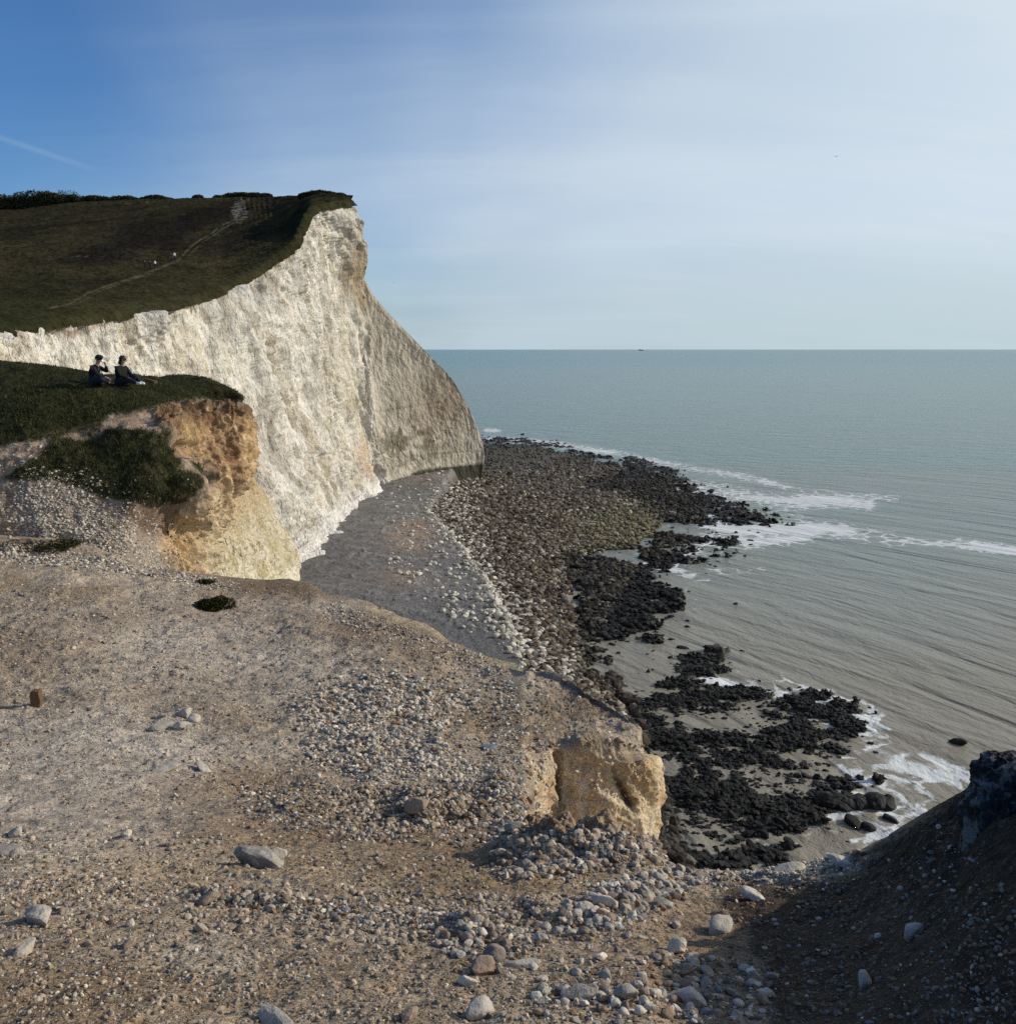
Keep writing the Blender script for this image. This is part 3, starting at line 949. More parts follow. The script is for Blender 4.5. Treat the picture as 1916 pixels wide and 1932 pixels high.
HEAPS = [(1110, 1600, 130, 26, .16), (1010, 1612, 60, 26, .14), (700, 1500, 80, 14, .06), (860, 1540, 90, 14, .14), (780, 1522, 40, 16, .12),
         (400, 1690, 45, 12, .05), (500, 1700, 60, 12, .04), (890, 1750, 70, 30, .05), (1050, 1720, 80, 26, .05), (1200, 1700, 70, 24, .05),
         (60, 1030, 160, 12, .10), (200, 1055, 60, 8, .10), (1060, 1310, 30, 10, .18), (600, 1470, 40, 12, .05), (1400, 1655, 120, 8, .03),
         (1610, 1622, 30, 10, .04), (560, 1520, 70, 10, .05), (940, 1480, 30, 30, .08), (650, 1400, 60, 40, .05), (800, 1310, 70, 25, .05)]
NR, ND = 800, 60


def patch(side, th):
    TX = np.tan(th)
    a, b, c_ = TAB[side]
    Ye = np.interp(TX, a, b)
    lipn = fbm(np.stack([TX * 40, 0 * TX, 0 * TX], -1), 4, .6, seed=515)
    Ye = Ye * (1 + 0.012 * lipn)
    # rows evenly spaced in elevation angle, so the mesh is as fine far off as near
    yl = np.geomspace(0.25, 1.0, 900)
    ymin = 1.6
    near = np.linspace(0.25, ymin, 40)[:-1]
    Yg = np.zeros((NR, len(TX)))
    for i, (t_, ye) in enumerate(zip(TX, Ye)):
        ys = np.geomspace(ymin, ye, 500)
        sl = fg_drop(side, t_, ys, False) / ys
        sl = np.minimum.accumulate(sl) - np.arange(500) * 1e-6
        tgt = np.linspace(sl[0], sl[-1], NR - 39)
        Yg[39:, i] = np.interp(-tgt, -sl, ys)
        Yg[:39, i] = near
    Xg = TX[None] * Yg
    Zg = CAMZ - fg_drop(side, np.broadcast_to(TX, Yg.shape), Yg)
    Ug, Vg = proj(np.stack([Xg, Yg, Zg], -1))
    pz = np.stack([Xg, Yg, 0 * Xg], -1)
    nzA = fbm(pz * 4, 4, .6, seed=521)
    nzB = fbm(pz * 12, 3, .6, seed=525)
    heap = 0
    for cx, cy, rx, ry, hgt in HEAPS:
        heap = heap + hgt * blob(Ug, Vg, cx, cy, rx, ry) * (1 + 0.9 * nzA + 0.5 * nzB)
    k = Yg / Ye[None]
    Zg = Zg + heap * (1 - sstep(0.985, 1, k))
    last = np.stack([Xg[-1], Yg[-1], Zg[-1]], -1)
    dirv = np.stack([TX, np.ones_like(TX), 0 * TX], -1)
    dirv /= np.linalg.norm(dirv, axis=1, keepdims=True)
    down = []
    for t in np.linspace(0, 1, ND)[1:]:
        H_ = last[:, 2] * t ** 1.5
        out = 0.25 * math.sin(min(t * 6, 1) * math.pi / 2) + H_ * 0.28
        p = last + dirv * (out + 0.25 * min(t * 6, 1) * fbm(last * .8 + t * 9, 3, seed=531))[:, None]
        p[:, 2] = last[:, 2] - H_
        down.append(p)
    return np.concatenate([np.stack([Xg, Yg, Zg], -1), np.array(down)], 0)


a0, a1, ac, a2, a3 = math.atan(-0.95), math.atan(-0.64), math.atan(CUT), math.atan(0.66), math.atan(2.3)
thL = np.concatenate([np.linspace(a0, a1, 30)[:-1], np.linspace(a1, ac + 4e-4, 540)])
thR = np.concatenate([np.linspace(ac - 4e-4, a2, 560), np.linspace(a2, a3, 130)[1:]])
GL, GR = patch('l', thL), patch('r', thR)
# broken side wall of the left part along the notch
wl = GL[:NR, -1]
wl = wl[(wl[:, 1] > 4.7)]
wall = np.stack([wl + np.array([.22 * t, .05 * t, -3.2 * t]) + t * .08 * fbm(wl * 2 + t * 5, 3, seed=537)[:, None] for t in np.linspace(0, 1, 50)], 0)
NC = GL.shape[1] + GR.shape[1]
G = np.concatenate([GL, GR], 1)
G = np.concatenate([G.reshape(-1, 3), wall.reshape(-1, 3)])[None]
nl, nr_ = GL.shape[1], GR.shape[1]
ids = np.arange((NR + ND - 1) * NC).reshape(NR + ND - 1, NC)


def gf(a):
    return np.stack([a[:-1, :-1], a[:-1, 1:], a[1:, 1:], a[1:, :-1]], -1).reshape(-1, 4)


GF = np.concatenate([gf(ids[:, :nl]), gf(ids[:, nl:]), gf(np.arange(wall.shape[0] * wall.shape[1]).reshape(wall.shape[:2]) + ids.size)])
U, V = proj(G)
def gcol(G, U, V):
    p3 = G.copy()
    b1 = fbm(p3 * .7, 4, .55, seed=541); b2 = fbm(p3 * 3.1, 4, .6, seed=545); b3 = fbm(p3 * 14, 3, .6, seed=549)
    c = np.zeros(G.shape) + np.array([0.335, 0.268, 0.20])
    c = mixc(c, (0.44, 0.385, 0.31), sstep(-.2, .5, b1 + .4 * b2) * 0.55)
    c = mixc(c, (0.25, 0.165, 0.095), sstep(-.1, .5, -b1 + .5 * b2) * 0.6)
    pale = blob(U, V, 60, 1480, 330, 160) + blob(U, V, 350, 1180, 300, 60) * .6 + blob(U, V, 500, 1260, 260, 70) * .7 + blob(U, V, 200, 1400, 260, 60) * .6
    c = mixc(c, (0.47, 0.425, 0.37), np.clip(pale, 0, 1) * (0.75 + .3 * b2))
    brown = blob(U, V, 650, 1850, 750, 150) * .5 + blob(U, V, 700, 1190, 150, 30) + blob(U, V, 60, 1200, 120, 50) * .4 + blob(U, V, 480, 1480, 130, 40) + blob(U, V, 520, 1107, 110, 16, .12) * 1.3 + blob(U, V, 620, 1640, 350, 40) * .35 \
        + blob(U, V, 1300, 1850, 250, 120) * .7 + blob(U, V, 800, 1500, 150, 30) * .7
    c = mixc(c, (0.20, 0.125, 0.070), np.clip(brown, 0, 1) * (0.65 + .4 * b2))
    ochre = blob(U, V, 450, 1640, 500, 50) * .6 + blob(U, V, 1100, 1660, 180, 26) * .8 + blob(U, V, 300, 1850, 400, 90) * .5 + blob(U, V, 950, 1360, 120, 24) * .5
    c = mixc(c, (0.38, 0.27, 0.145), np.clip(ochre, 0, 1) * (0.5 + .5 * b2))
    c = mixc(c, (0.47, 0.43, 0.37), np.clip(blob(U, V, 350, 1780, 90, 40) + blob(U, V, 420, 1820, 80, 30), 0, 1) * (.4 + .6 * b3))
    lipm = np.exp(-((line_d(U, V, [(700, 1140), (815, 1188), (900, 1238), (975, 1265)]) / 12) ** 2))
    c = mixc(c, (0.52, 0.42, 0.26), lipm * 0.6)
    c = mixc(c, (0.55, 0.50, 0.42), np.exp(-((line_d(U, V, [(1300, 1645), (1500, 1636), (1600, 1618)]) / 7) ** 2)) * .7)
    c = c * np.array([1.20, 1.155, 1.085]) * (1 + .30 * b2 + .22 * b1)[..., None]
    c = mixc(c, (0.17, 0.125, 0.085), sstep(.15, .55, fbm(p3 * 6, 4, .65, seed=553)) * .55)
    mound_shade = sstep(0, 30, poly_sd(U, V, [(1330, 1665), (1590, 1640), (1700, 1550), (1800, 1480), (1900, 1400), (1916, 1480), (2600, 1300), (2600, 2400), (1480, 2400), (1420, 1850)]) + 40 * b2)  # shade of the right-hand mound, painted into the soil colour up to the crest
    c = mixc(c, (0.050, 0.036, 0.025), mound_shade * .88)
    c = mixc(c, (0.030, 0.024, 0.018), sstep(0, 50, poly_sd(U, V, [(1640, 1600), (1850, 1450), (2500, 1300), (2500, 2300), (1830, 2000), (1720, 1750)]) + 30 * b2) * .6)  # deeper painted shade towards the right edge
    c = mixc(c, (0.05, 0.035, 0.02), sstep(.35, .7, b3) * .35)
    grv = 0.55 - .3 * mound_shade + 0.4 * b2 - 0.35 * np.clip(blob(U, V, 60, 1520, 330, 110), 0, 1) + 0.2 * np.clip(brown, 0, 1)
    return c, np.clip(grv, .1, 1)


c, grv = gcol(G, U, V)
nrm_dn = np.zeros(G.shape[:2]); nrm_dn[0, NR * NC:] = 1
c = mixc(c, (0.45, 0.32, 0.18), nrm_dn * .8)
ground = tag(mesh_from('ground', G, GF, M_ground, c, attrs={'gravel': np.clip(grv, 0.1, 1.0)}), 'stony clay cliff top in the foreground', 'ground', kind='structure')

def hit_ground(u, v):
    """world point on the plateau under pixel (u, v)"""
    u = np.atleast_1d(np.asarray(u, float)); v = np.atleast_1d(np.asarray(v, float))
    out = np.full((len(u), 3), np.nan)
    d = ray(u, v)
    tx = d[:, 0] / d[:, 1]
    slope_ray = d[:, 2] / d[:, 1]
    for k in range(len(u)):
        Pg, th = (GL, thL) if tx[k] < CUT else (GR, thR)
        ang = math.atan(tx[k])
        ci = min(max(int(np.searchsorted(th, ang)), 1), len(th) - 1)
        f = (ang - th[ci - 1]) / (th[ci] - th[ci - 1])
        col = Pg[:NR, ci - 1] * (1 - f) + Pg[:NR, ci] * f
        s = (col[:, 2] - CAMZ) / col[:, 1]
        j = np.argmax(s >= slope_ray[k])
        if s[j] < slope_ray[k] or j == 0:
            continue
        t = (slope_ray[k] - s[j - 1]) / (s[j] - s[j - 1] + 1e-12)
        out[k] = col[j - 1] * (1 - t) + col[j] * t
    return out


# ------------------------------------------------------------------ the ochre outcrop beyond the notch
def TD(u, v):
    r = hit_ground([u], [v])[0]
    return float(r[1]) if r[1] == r[1] else 12.9


def TG(v):
    """distance at which the smooth plateau surface is seen at height v"""
    d_ = ray(985, v)
    ys = np.linspace(3, 20, 4000)
    return float(np.interp(d_[2] / d_[1], -np.interp(ys, g0y, g0d) / ys, ys))


def ocol(us, vs_, foot, lipd=0.0, far=0.0):
    """one column: far low, far edge, mid, lip | face upper, mid, low, foot"""
    D3 = TG(vs_[3]) + lipd
    return [(us[0], 1560, TG(vs_[1]) + 1.2 + far), (us[1] - 1, vs_[1] + 9, TG(vs_[1]) + far + .22), (us[1], vs_[1], TG(vs_[1]) + far), (us[2], vs_[2], TG(vs_[2]) + lipd * .5), (us[3], vs_[3], D3),
            (us[4], 1440, D3 - .10), (us[5], 1500, D3 - .22), (us[6], 1568, D3 - .40), (us[6] + 3, 1740, D3 - .75)]


oc_cols = [  # left -> right
    [(905, 1500, 14.6), (911, 1275, 14.0), (912, 1262, 13.7)] + [(930, v_, TD(930, v_) + .45) for v_ in (1335, 1400, 1440, 1505, 1565)] + [(940, 1700, 5.9)],
    [(975, 1500, 13.6), (983, 1286, 12.75), (984, 1277, TD(984, 1280) - .01)] + [(984, v_, TD(984, v_) - .01) for v_ in (1335, 1400, 1440, 1505)] + [(984, 1565, 5.6), (985, 1700, 5.6)],
    [(1000, 1500, 13.4), (1007, 1288, TG(1279) + .22), (1008, 1279, TG(1279)), (1008, 1337, TG(1337)), (1010, 1400, TG(1400)), (1008, 1440, 8.75), (1003, 1500, 7.9), (1000, 1568, 6.9), (1000, 1740, 6.6)],
    ocol((1025, 1036, 1034, 1040, 1036, 1026, 1024), (0, 1284, 1341, 1402), 0, .05),
    ocol((1060, 1075, 1068, 1062, 1052, 1046, 1048), (0, 1300, 1348, 1398), 0, .08),
    ocol((1110, 1125, 1115, 1102, 1099, 1100, 1100), (0, 1330, 1362, 1390), 0, -.15),
    ocol((1150, 1165, 1155, 1150, 1152, 1155, 1155), (0, 1352, 1372, 1396), 0, .05),
    ocol((1185, 1195, 1192, 1190, 1196, 1200, 1198), (0, 1374, 1386, 1402), 0, .25, .1),
    ocol((1200, 1208, 1212, 1216, 1228, 1233, 1228), (0, 1390, 1402, 1418), 0, .9, .5),
    ocol((1195, 1200, 1206, 1210, 1221, 1226, 1220), (0, 1398, 1412, 1428), 0, 2.2, 1.6),
    ocol((1150, 1150, 1160, 1160, 1170, 1170, 1170), (0, 1412, 1430, 1450), 0, 4.6, 4.0)]
Co = np.swapaxes(ctrl(oc_cols), 0, 1)
P, tr, tco = loft(Co, 430, 360)
N = grid_normals(P)
N *= np.sign((N[..., 2] * .4 - N[..., 1]).mean())
U, V = proj(P)
face = sstep(4.2, 5.0, tr)[:, None] * np.ones((1, 360)) * sstep(1.3, 2.6, tco)[None]
p = P
d = 0.07 * fbm(p * 1.1, 3, seed=601) + 0.05 * fbm(p * 3.2, 4, .6, seed=605)
d += face * (0.13 * fbm(p * np.array([1.5, 1.5, .8]), 3, seed=609, ridged=True) + 0.05 * fbm(p * 6, 3, seed=613, ridged=True) + 0.02 * fbm(p * 16, 3, seed=617))
d += -0.13 * blob(U, V, 1175, 1500, 7, 36, -0.45) + -0.12 * blob(U, V, 1192, 1420, 16, 14) - 0.15 * blob(U, V, 1048, 1480, 8, 60) + .10 * blob(U, V, 1140, 1520, 30, 60)
d += (1 - face) * 0.03 * fbm(p * 9, 3, .6, seed=621)
P = P + N * (d * sstep(0.9, 1.5, tco)[None])[..., None]
U, V = proj(P)
q1 = fbm(P * 2.0, 4, .6, seed=631); q2 = fbm(P * 9, 4, .6, seed=635)
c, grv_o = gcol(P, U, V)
fc = np.zeros(P.shape) + np.array([0.66, 0.51, 0.33])
fc = mixc(fc, (0.74, 0.64, 0.48), sstep(-.1, .5, q1 + .3 * q2) * .8)
fc = mixc(fc, (0.78, 0.73, 0.64), blob(U, V, 1110, 1510, 55, 40) * (.5 + q2))
fc = mixc(fc, (0.44, 0.27, 0.12), sstep(.0, .5, -q1) * .6)
fc = mixc(fc, (0.28, 0.18, 0.09), sstep(.3, .6, q2) * .5)
fc = mixc(fc, (0.40, 0.22, 0.10), blob(U, V, 1040, 1500, 14, 60) * .7)
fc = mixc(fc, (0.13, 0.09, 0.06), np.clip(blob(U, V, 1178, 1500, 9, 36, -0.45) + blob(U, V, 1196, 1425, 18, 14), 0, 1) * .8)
c = c * (1 - face[..., None]) + fc * face[..., None]
outcrop = tag(mesh_from('outcrop', P, grid_faces(*P.shape[:2]), M_ground, c, attrs={'gravel': grv_o * (1 - face) + .12 * face}), 'pale ochre block of cliff edge lit by the sun, studded with white stones', 'rock outcrop')
out_P, out_U, out_V, out_face = P.copy(), U.copy(), V.copy(), face.copy()

# ------------------------------------------------------------------ shore: beach, cobbles, reef
sand_poly = [(555, 1064), (590, 1010), (630, 965), (692, 942), (704, 903), (790, 903), (862, 908), (838, 940), (812, 978), (838, 1010), (872, 1050), (905, 1100),
             (935, 1150), (960, 1200), (985, 1262), (990, 1500), (500, 1700), (300, 1400)]
land_poly = [(690, 860), (912, 826), (1000, 830), (1090, 850), (1180, 872), (1250, 890), (1300, 925), (1260, 985), (1245, 1015), (1190, 1045), (1110, 1060), (1085, 1085),
             (1090, 1160), (1110, 1210), (1120, 1270), (1180, 1330), (1230, 1400), (1240, 1700), (400, 1900), (200, 1500), (550, 1064)]
weedA = [(905, 824), (1000, 826), (1060, 838), (1110, 851), (1180, 864), (1240, 876), (1275, 886), (1310, 915), (1375, 940), (1440, 965), (1500, 992), (1380, 994), (1330, 996),
         (1255, 985), (1225, 958), (1190, 940), (1100, 916), (1140, 900), (1185, 890), (1180, 880), (1060, 850), (960, 842), (905, 838)]
weedB = [(1060, 1065), (1130, 1045), (1210, 1062), (1250, 1100), (1285, 1135), (1268, 1165), (1230, 1185), (1250, 1205), (1215, 1215), (1100, 1205), (1085, 1130)]
weedC = [(1130, 1285), (1230, 1280), (1330, 1272), (1440, 1300), (1560, 1330), (1620, 1350), (1640, 1400), (1590, 1440), (1650, 1470), (1560, 1530), (1480, 1590), (1500, 1640),
         (1200, 1660), (1200, 1400), (1170, 1340)]
weedD = [(1190, 1035), (1250, 1005), (1330, 1005), (1385, 1025), (1300, 1040), (1260, 1050), (1380, 1055), (1230, 1075)]
weedF = [(1080, 1180), (1140, 1190), (1150, 1270), (1240, 1290), (1300, 1400), (1340, 1640), (1190, 1660), (1230, 1400), (1180, 1340), (1100, 1280)]
weedE = [(1260, 1225), (1340, 1228), (1410, 1262), (1380, 1275), (1280, 1290), (1250, 1250)]
pools = [([(1110, 1218), (1200, 1200), (1300, 1215), (1290, 1255), (1240, 1272), (1160, 1285), (1120, 1262)], 1.0),
         ([(1290, 1345), (1420, 1345), (1480, 1372), (1400, 1385), (1300, 1378)], .8), ([(1380, 1450), (1500, 1462), (1560, 1478), (1520, 1500), (1420, 1480)], .7),
         ([(1255, 1520), (1350, 1530), (1400, 1570), (1360, 1600), (1290, 1590)], .6), ([(1310, 1400), (1370, 1410), (1390, 1440), (1330, 1430)], .5)]


def shore(u, v, x, y):
    """height and region masks on the shore; u, v only place the traced outlines"""
    p = np.stack([x, y, 0 * x], -1)
    m1 = fbm(p * .09, 3, seed=701)
    m2 = fbm(p * .35, 4, .55, seed=705)
    m3 = fbm(p * 1.1, 3, .6, seed=709)
    m4 = fbm(p * np.array([.5, .8, 1]), 4, .65, seed=713)
    sc = np.clip((v - 659) / 350, .5, 2.2)
    sand = sstep(-6, 8, poly_sd(u, v, sand_poly) + 6 * sc * m2)
    land = poly_sd(u, v, land_poly) + 10 * sc * m2
    wd = np.maximum.reduce([poly_sd(u, v, w) for w in (weedA, weedB, weedC, weedD, weedE, weedF)])
    wd = wd + 20 * sc * m2 + 10 * sc * m1 + 14 * sc * m3
    pool = np.max([sstep(-16, 16, poly_sd(u, v, pl) + 14 * m2 + 40 * m4) * k * .8 for pl, k in pools], axis=0)
    landm = sstep(-6, 14, land)
    weedm = sstep(-10, 10, wd)
    z = -0.9 + 1.0 * landm + 0.55 * np.clip(land / 90, 0, 1)
    z = np.maximum(z, -0.9 + weedm * (1.06 + 0.24 * m2))
    z += sand * 1.3
    fr = 1 - sstep(14, 40, wd)
    z += (0.20 * m2 + 0.15 * m3) * (0.35 + weedm * (0.5 + 0.5 * fr)) * (1 - sand)
    z -= pool * 0.6 * (1 - sand)
    z -= 0.22 * weedm * sstep(1250, 1330, v) * sstep(-.08, -.32, .35 * m2 + m4)
    z += 0.10 * m1 * sand + 1.5 * sand * sstep(940, 905, v)
    return z, sand, landm, weedm * (1 - sand), pool, m1, m2, m3, land, wd, m4


uu = np.concatenate([np.linspace(250, 540, 60)[:-1], np.linspace(540, 1760, 760), np.linspace(1760, 2500, 50)[1:]])
vv_ = np.concatenate([np.linspace(790, 820, 12)[:-1], np.linspace(820, 1680, 640), np.linspace(1680, 1900, 30)[1:]])
UU, VV = np.meshgrid(uu, vv_)
B = onz(UU, VV, 0.0)
z, sand, landm, weedm, pool, m1, m2, m3, land_d, wd_d, m4 = shore(UU, VV, B[..., 0], B[..., 1])
ridges = np.exp(-((((VV - 1010) / 26 + 0.9 * m2 - .3 * np.sin((UU - 700) / 60)) % 1) - .5) ** 2 / .02)
z = z + .16 * ridges * sand * (VV < 1250)
Bz = B.copy(); Bz[..., 2] = z
c = np.zeros(B.shape) + np.array([0.075, 0.062, 0.046])                        # wet brown shingle between cobbles
c = mixc(c, (0.14, 0.12, 0.06), np.clip(blob(UU, VV, 1150, 1000, 120, 50), 0, 1) * .6)
c = mixc(c, (0.20, 0.17, 0.13), sstep(0, .5, m3) * .4)
sc_ = np.zeros(B.shape) + np.array([0.130, 0.124, 0.120])
sc_ = mixc(sc_, (0.19, 0.175, 0.165), sstep(-.2, .5, m1 + .4 * m2) * .6)
warm = blob(UU, VV, 775, 1045, 45, 26) + blob(UU, VV, 790, 1020, 30, 16) * .7 + blob(UU, VV, 760, 1120, 60, 20) * .5 + blob(UU, VV, 800, 920, 60, 12) * .4
sc_ = mixc(sc_, (0.29, 0.195, 0.125), np.clip(warm * (1.1 + .9 * m2), 0, 1) * (.9 - .45 * ridges))
sc_ = mixc(sc_, (0.22, 0.21, 0.20), sstep(.1, .5, m3 + .4 * m4) * .2)
sc_ = mixc(sc_, (0.09, 0.088, 0.085), sstep(.05, .5, -m3 + .5 * m2) * .2)
sc_ = mixc(sc_, (0.31, 0.295, 0.27), ridges * .55 * blob(UU, VV, 790, 1050, 130, 130))
sc_ = mixc(sc_, (0.10, 0.10, 0.105), sstep(1100, 1240, VV) * .5)
c = c * (1 - sand[..., None]) + sc_ * sand[..., None]
c = mixc(c, (0.014, 0.013, 0.012), weedm * (.8 + .3 * m3))
wetm = sstep(.25, -.05, z) * (1 - sand)
c = mixc(c, (0.030, 0.028, 0.022), wetm * .7)
tag(mesh_from('beach', Bz, grid_faces(*B.shape[:2], flip=False), M_beach, c), 'grey shingle cove and dark rocky foreshore at low tide', 'beach', kind='structure')


def shore_z(u, v):
    b = onz(u, v, 0.0)
    r = shore(u, v, b[..., 0], b[..., 1])
    return b, r


# ------------------------------------------------------------------ stones
def ico(sub):
    import bmesh
    bm = bmesh.new()
    bmesh.ops.create_icosphere(bm, subdivisions=sub, radius=1.0)
    V_ = np.array([v.co[:] for v in bm.verts]); F_ = np.array([[v.index for v in f.verts] for f in bm.faces])
    bm.free()
    return V_, F_


ICO = {1: ico(1), 2: ico(2), 3: ico(3)}


def rot_mats(n, r, tilt=0.35):
    a = r.uniform(0, 2 * np.pi, n); b = r.normal(0, tilt, n); g = r.normal(0, tilt, n)
    ca, sa, cb, sb, cg, sg = np.cos(a), np.sin(a), np.cos(b), np.sin(b), np.cos(g), np.sin(g)
    Rz = np.zeros((n, 3, 3)); Rz[:, 0, 0] = ca; Rz[:, 0, 1] = -sa; Rz[:, 1, 0] = sa; Rz[:, 1, 1] = ca; Rz[:, 2, 2] = 1
    Rx = np.zeros((n, 3, 3)); Rx[:, 0, 0] = 1; Rx[:, 1, 1] = cb; Rx[:, 1, 2] = -sb; Rx[:, 2, 1] = sb; Rx[:, 2, 2] = cb
    Ry = np.zeros((n, 3, 3)); Ry[:, 1, 1] = 1; Ry[:, 0, 0] = cg; Ry[:, 0, 2] = sg; Ry[:, 2, 0] = -sg; Ry[:, 2, 2] = cg
    return Rx @ Ry @ Rz


def rocks_mesh(name, pts, size, cols_, mat, sub=1, seed=0, flat=0.6, sink=0.25, rough=0.28, parent=None):
    """many loose stones as one mesh"""
    r = np.random.default_rng(seed)
    n = len(pts)
    bv, bf = ICO[sub]
    k = len(bv)
    sc = np.stack([r.uniform(.75, 1.3, n), r.uniform(.6, 1.0, n), flat * r.uniform(.65, 1.2, n)], -1) * size[:, None]
    jit = 1 + rough * (vnoise(bv[None] * 1.1 + r.uniform(0, 90, (n, 1, 3)), seed) + r.normal(0, .12, (n, k)))
    v = bv[None] * jit[..., None] * sc[:, None, :]
    v = np.einsum('nij,nkj->nki', rot_mats(n, r), v)
    v += pts[:, None, :]
    v[..., 2] += (sc[:, 2] * (1 - 2 * sink) * 0.8)[:, None]
    f = (bf[None] + (np.arange(n) * k)[:, None, None]).reshape(-1, 3)
    cc = np.repeat(cols_, k, axis=0)
    return mesh_from(name, v.reshape(-1, 3), f, mat, cc, smooth=False, parent=parent)


STONE_MESH = {}


def stone_mesh(i, mat, kind):
    key = (i, mat.name)
    if key in STONE_MESH:
        return STONE_MESH[key]
    r = np.random.default_rng(900 + i)
    V_, F_ = ICO[3]
    off = r.uniform(0, 50, 3)
    d_ = 1 + 0.28 * fbm(V_ * 1.1 + off, 2, seed=i) + 0.10 * fbm(V_ * 3.5 + off, 3, seed=i + 5)
    v = V_ * d_[:, None]
    for _ in range(7 if kind == 'ang' else 3):   # broken faces
        nrm = r.normal(size=3); nrm /= np.linalg.norm(nrm)
        h = r.uniform(.55, .85)
        dist = v @ nrm - h
        v = v - np.where(dist > 0, dist, 0)[:, None] * nrm * 0.93
    v *= np.array([1.0, 0.78, 0.62])
    me = bpy.data.meshes.new('stone')
    me.from_pydata(v.tolist(), [], F_.tolist())
    me.polygons.foreach_set('use_smooth', np.full(len(F_), kind != 'ang', bool))
    me.materials.append(mat)
    STONE_MESH[key] = me
    return me


def put_stone(name, p, size, mat, label, cat, group=None, seed=0, rot=None, scale=(1, 1, 1), kind='ang', sink=.18):
    me = stone_mesh(seed % 9, mat, kind)
    o = bpy.data.objects.new(name, me)
    COL.objects.link(o)
    rr_ = random.Random(seed * 31 + 5)
    o.rotation_euler = rot if rot else (rr_.gauss(0, .3), rr_.gauss(0, .3), rr_.uniform(0, 6.28))
    o.scale = (size * scale[0], size * scale[1], size * scale[2])
    o.location = (p[0], p[1], p[2] + size * 0.62 * scale[2] * (1 - 2 * sink) * .8)
    tag(o, label, cat, group)
    return o


R = np.random.default_rng(21)


def area_words(u, v, box, cols3, rows3):
    n, m = len(cols3), len(rows3)
    a = cols3[min(n - 1, max(0, int(n * (u - box[0]) / (box[2] - box[0]))))]
    b = rows3[min(m - 1, max(0, int(m * (v - box[1]) / (box[3] - box[1]))))]
    return a, b


def size_word(i, n):
    return 'large' if i < n * .2 else 'middle-sized' if i < n * .55 else 'small'



def samp_poly(poly, n):
    poly = np.asarray(poly, float)
    lo, hi = poly.min(0), poly.max(0)
    out = np.zeros((0, 2))
    while len(out) < n:
        s = R.uniform(lo, hi, (n * 2, 2))
        out = np.vstack([out, s[poly_sd(s[:, 0], s[:, 1], poly) > 0]])
    return out[:n]


def stone_cols(n, wh, br, gr):
    t = np.clip(R.random(n) * 1.05, 0, 1)
    base = np.where((t < wh)[:, None], [0.56, 0.49, 0.395], np.where((t < wh + br)[:, None], [0.25, 0.165, 0.10], [0.22, 0.21, 0.20]))
    return base * R.uniform(.6, 1.15, (n, 1))


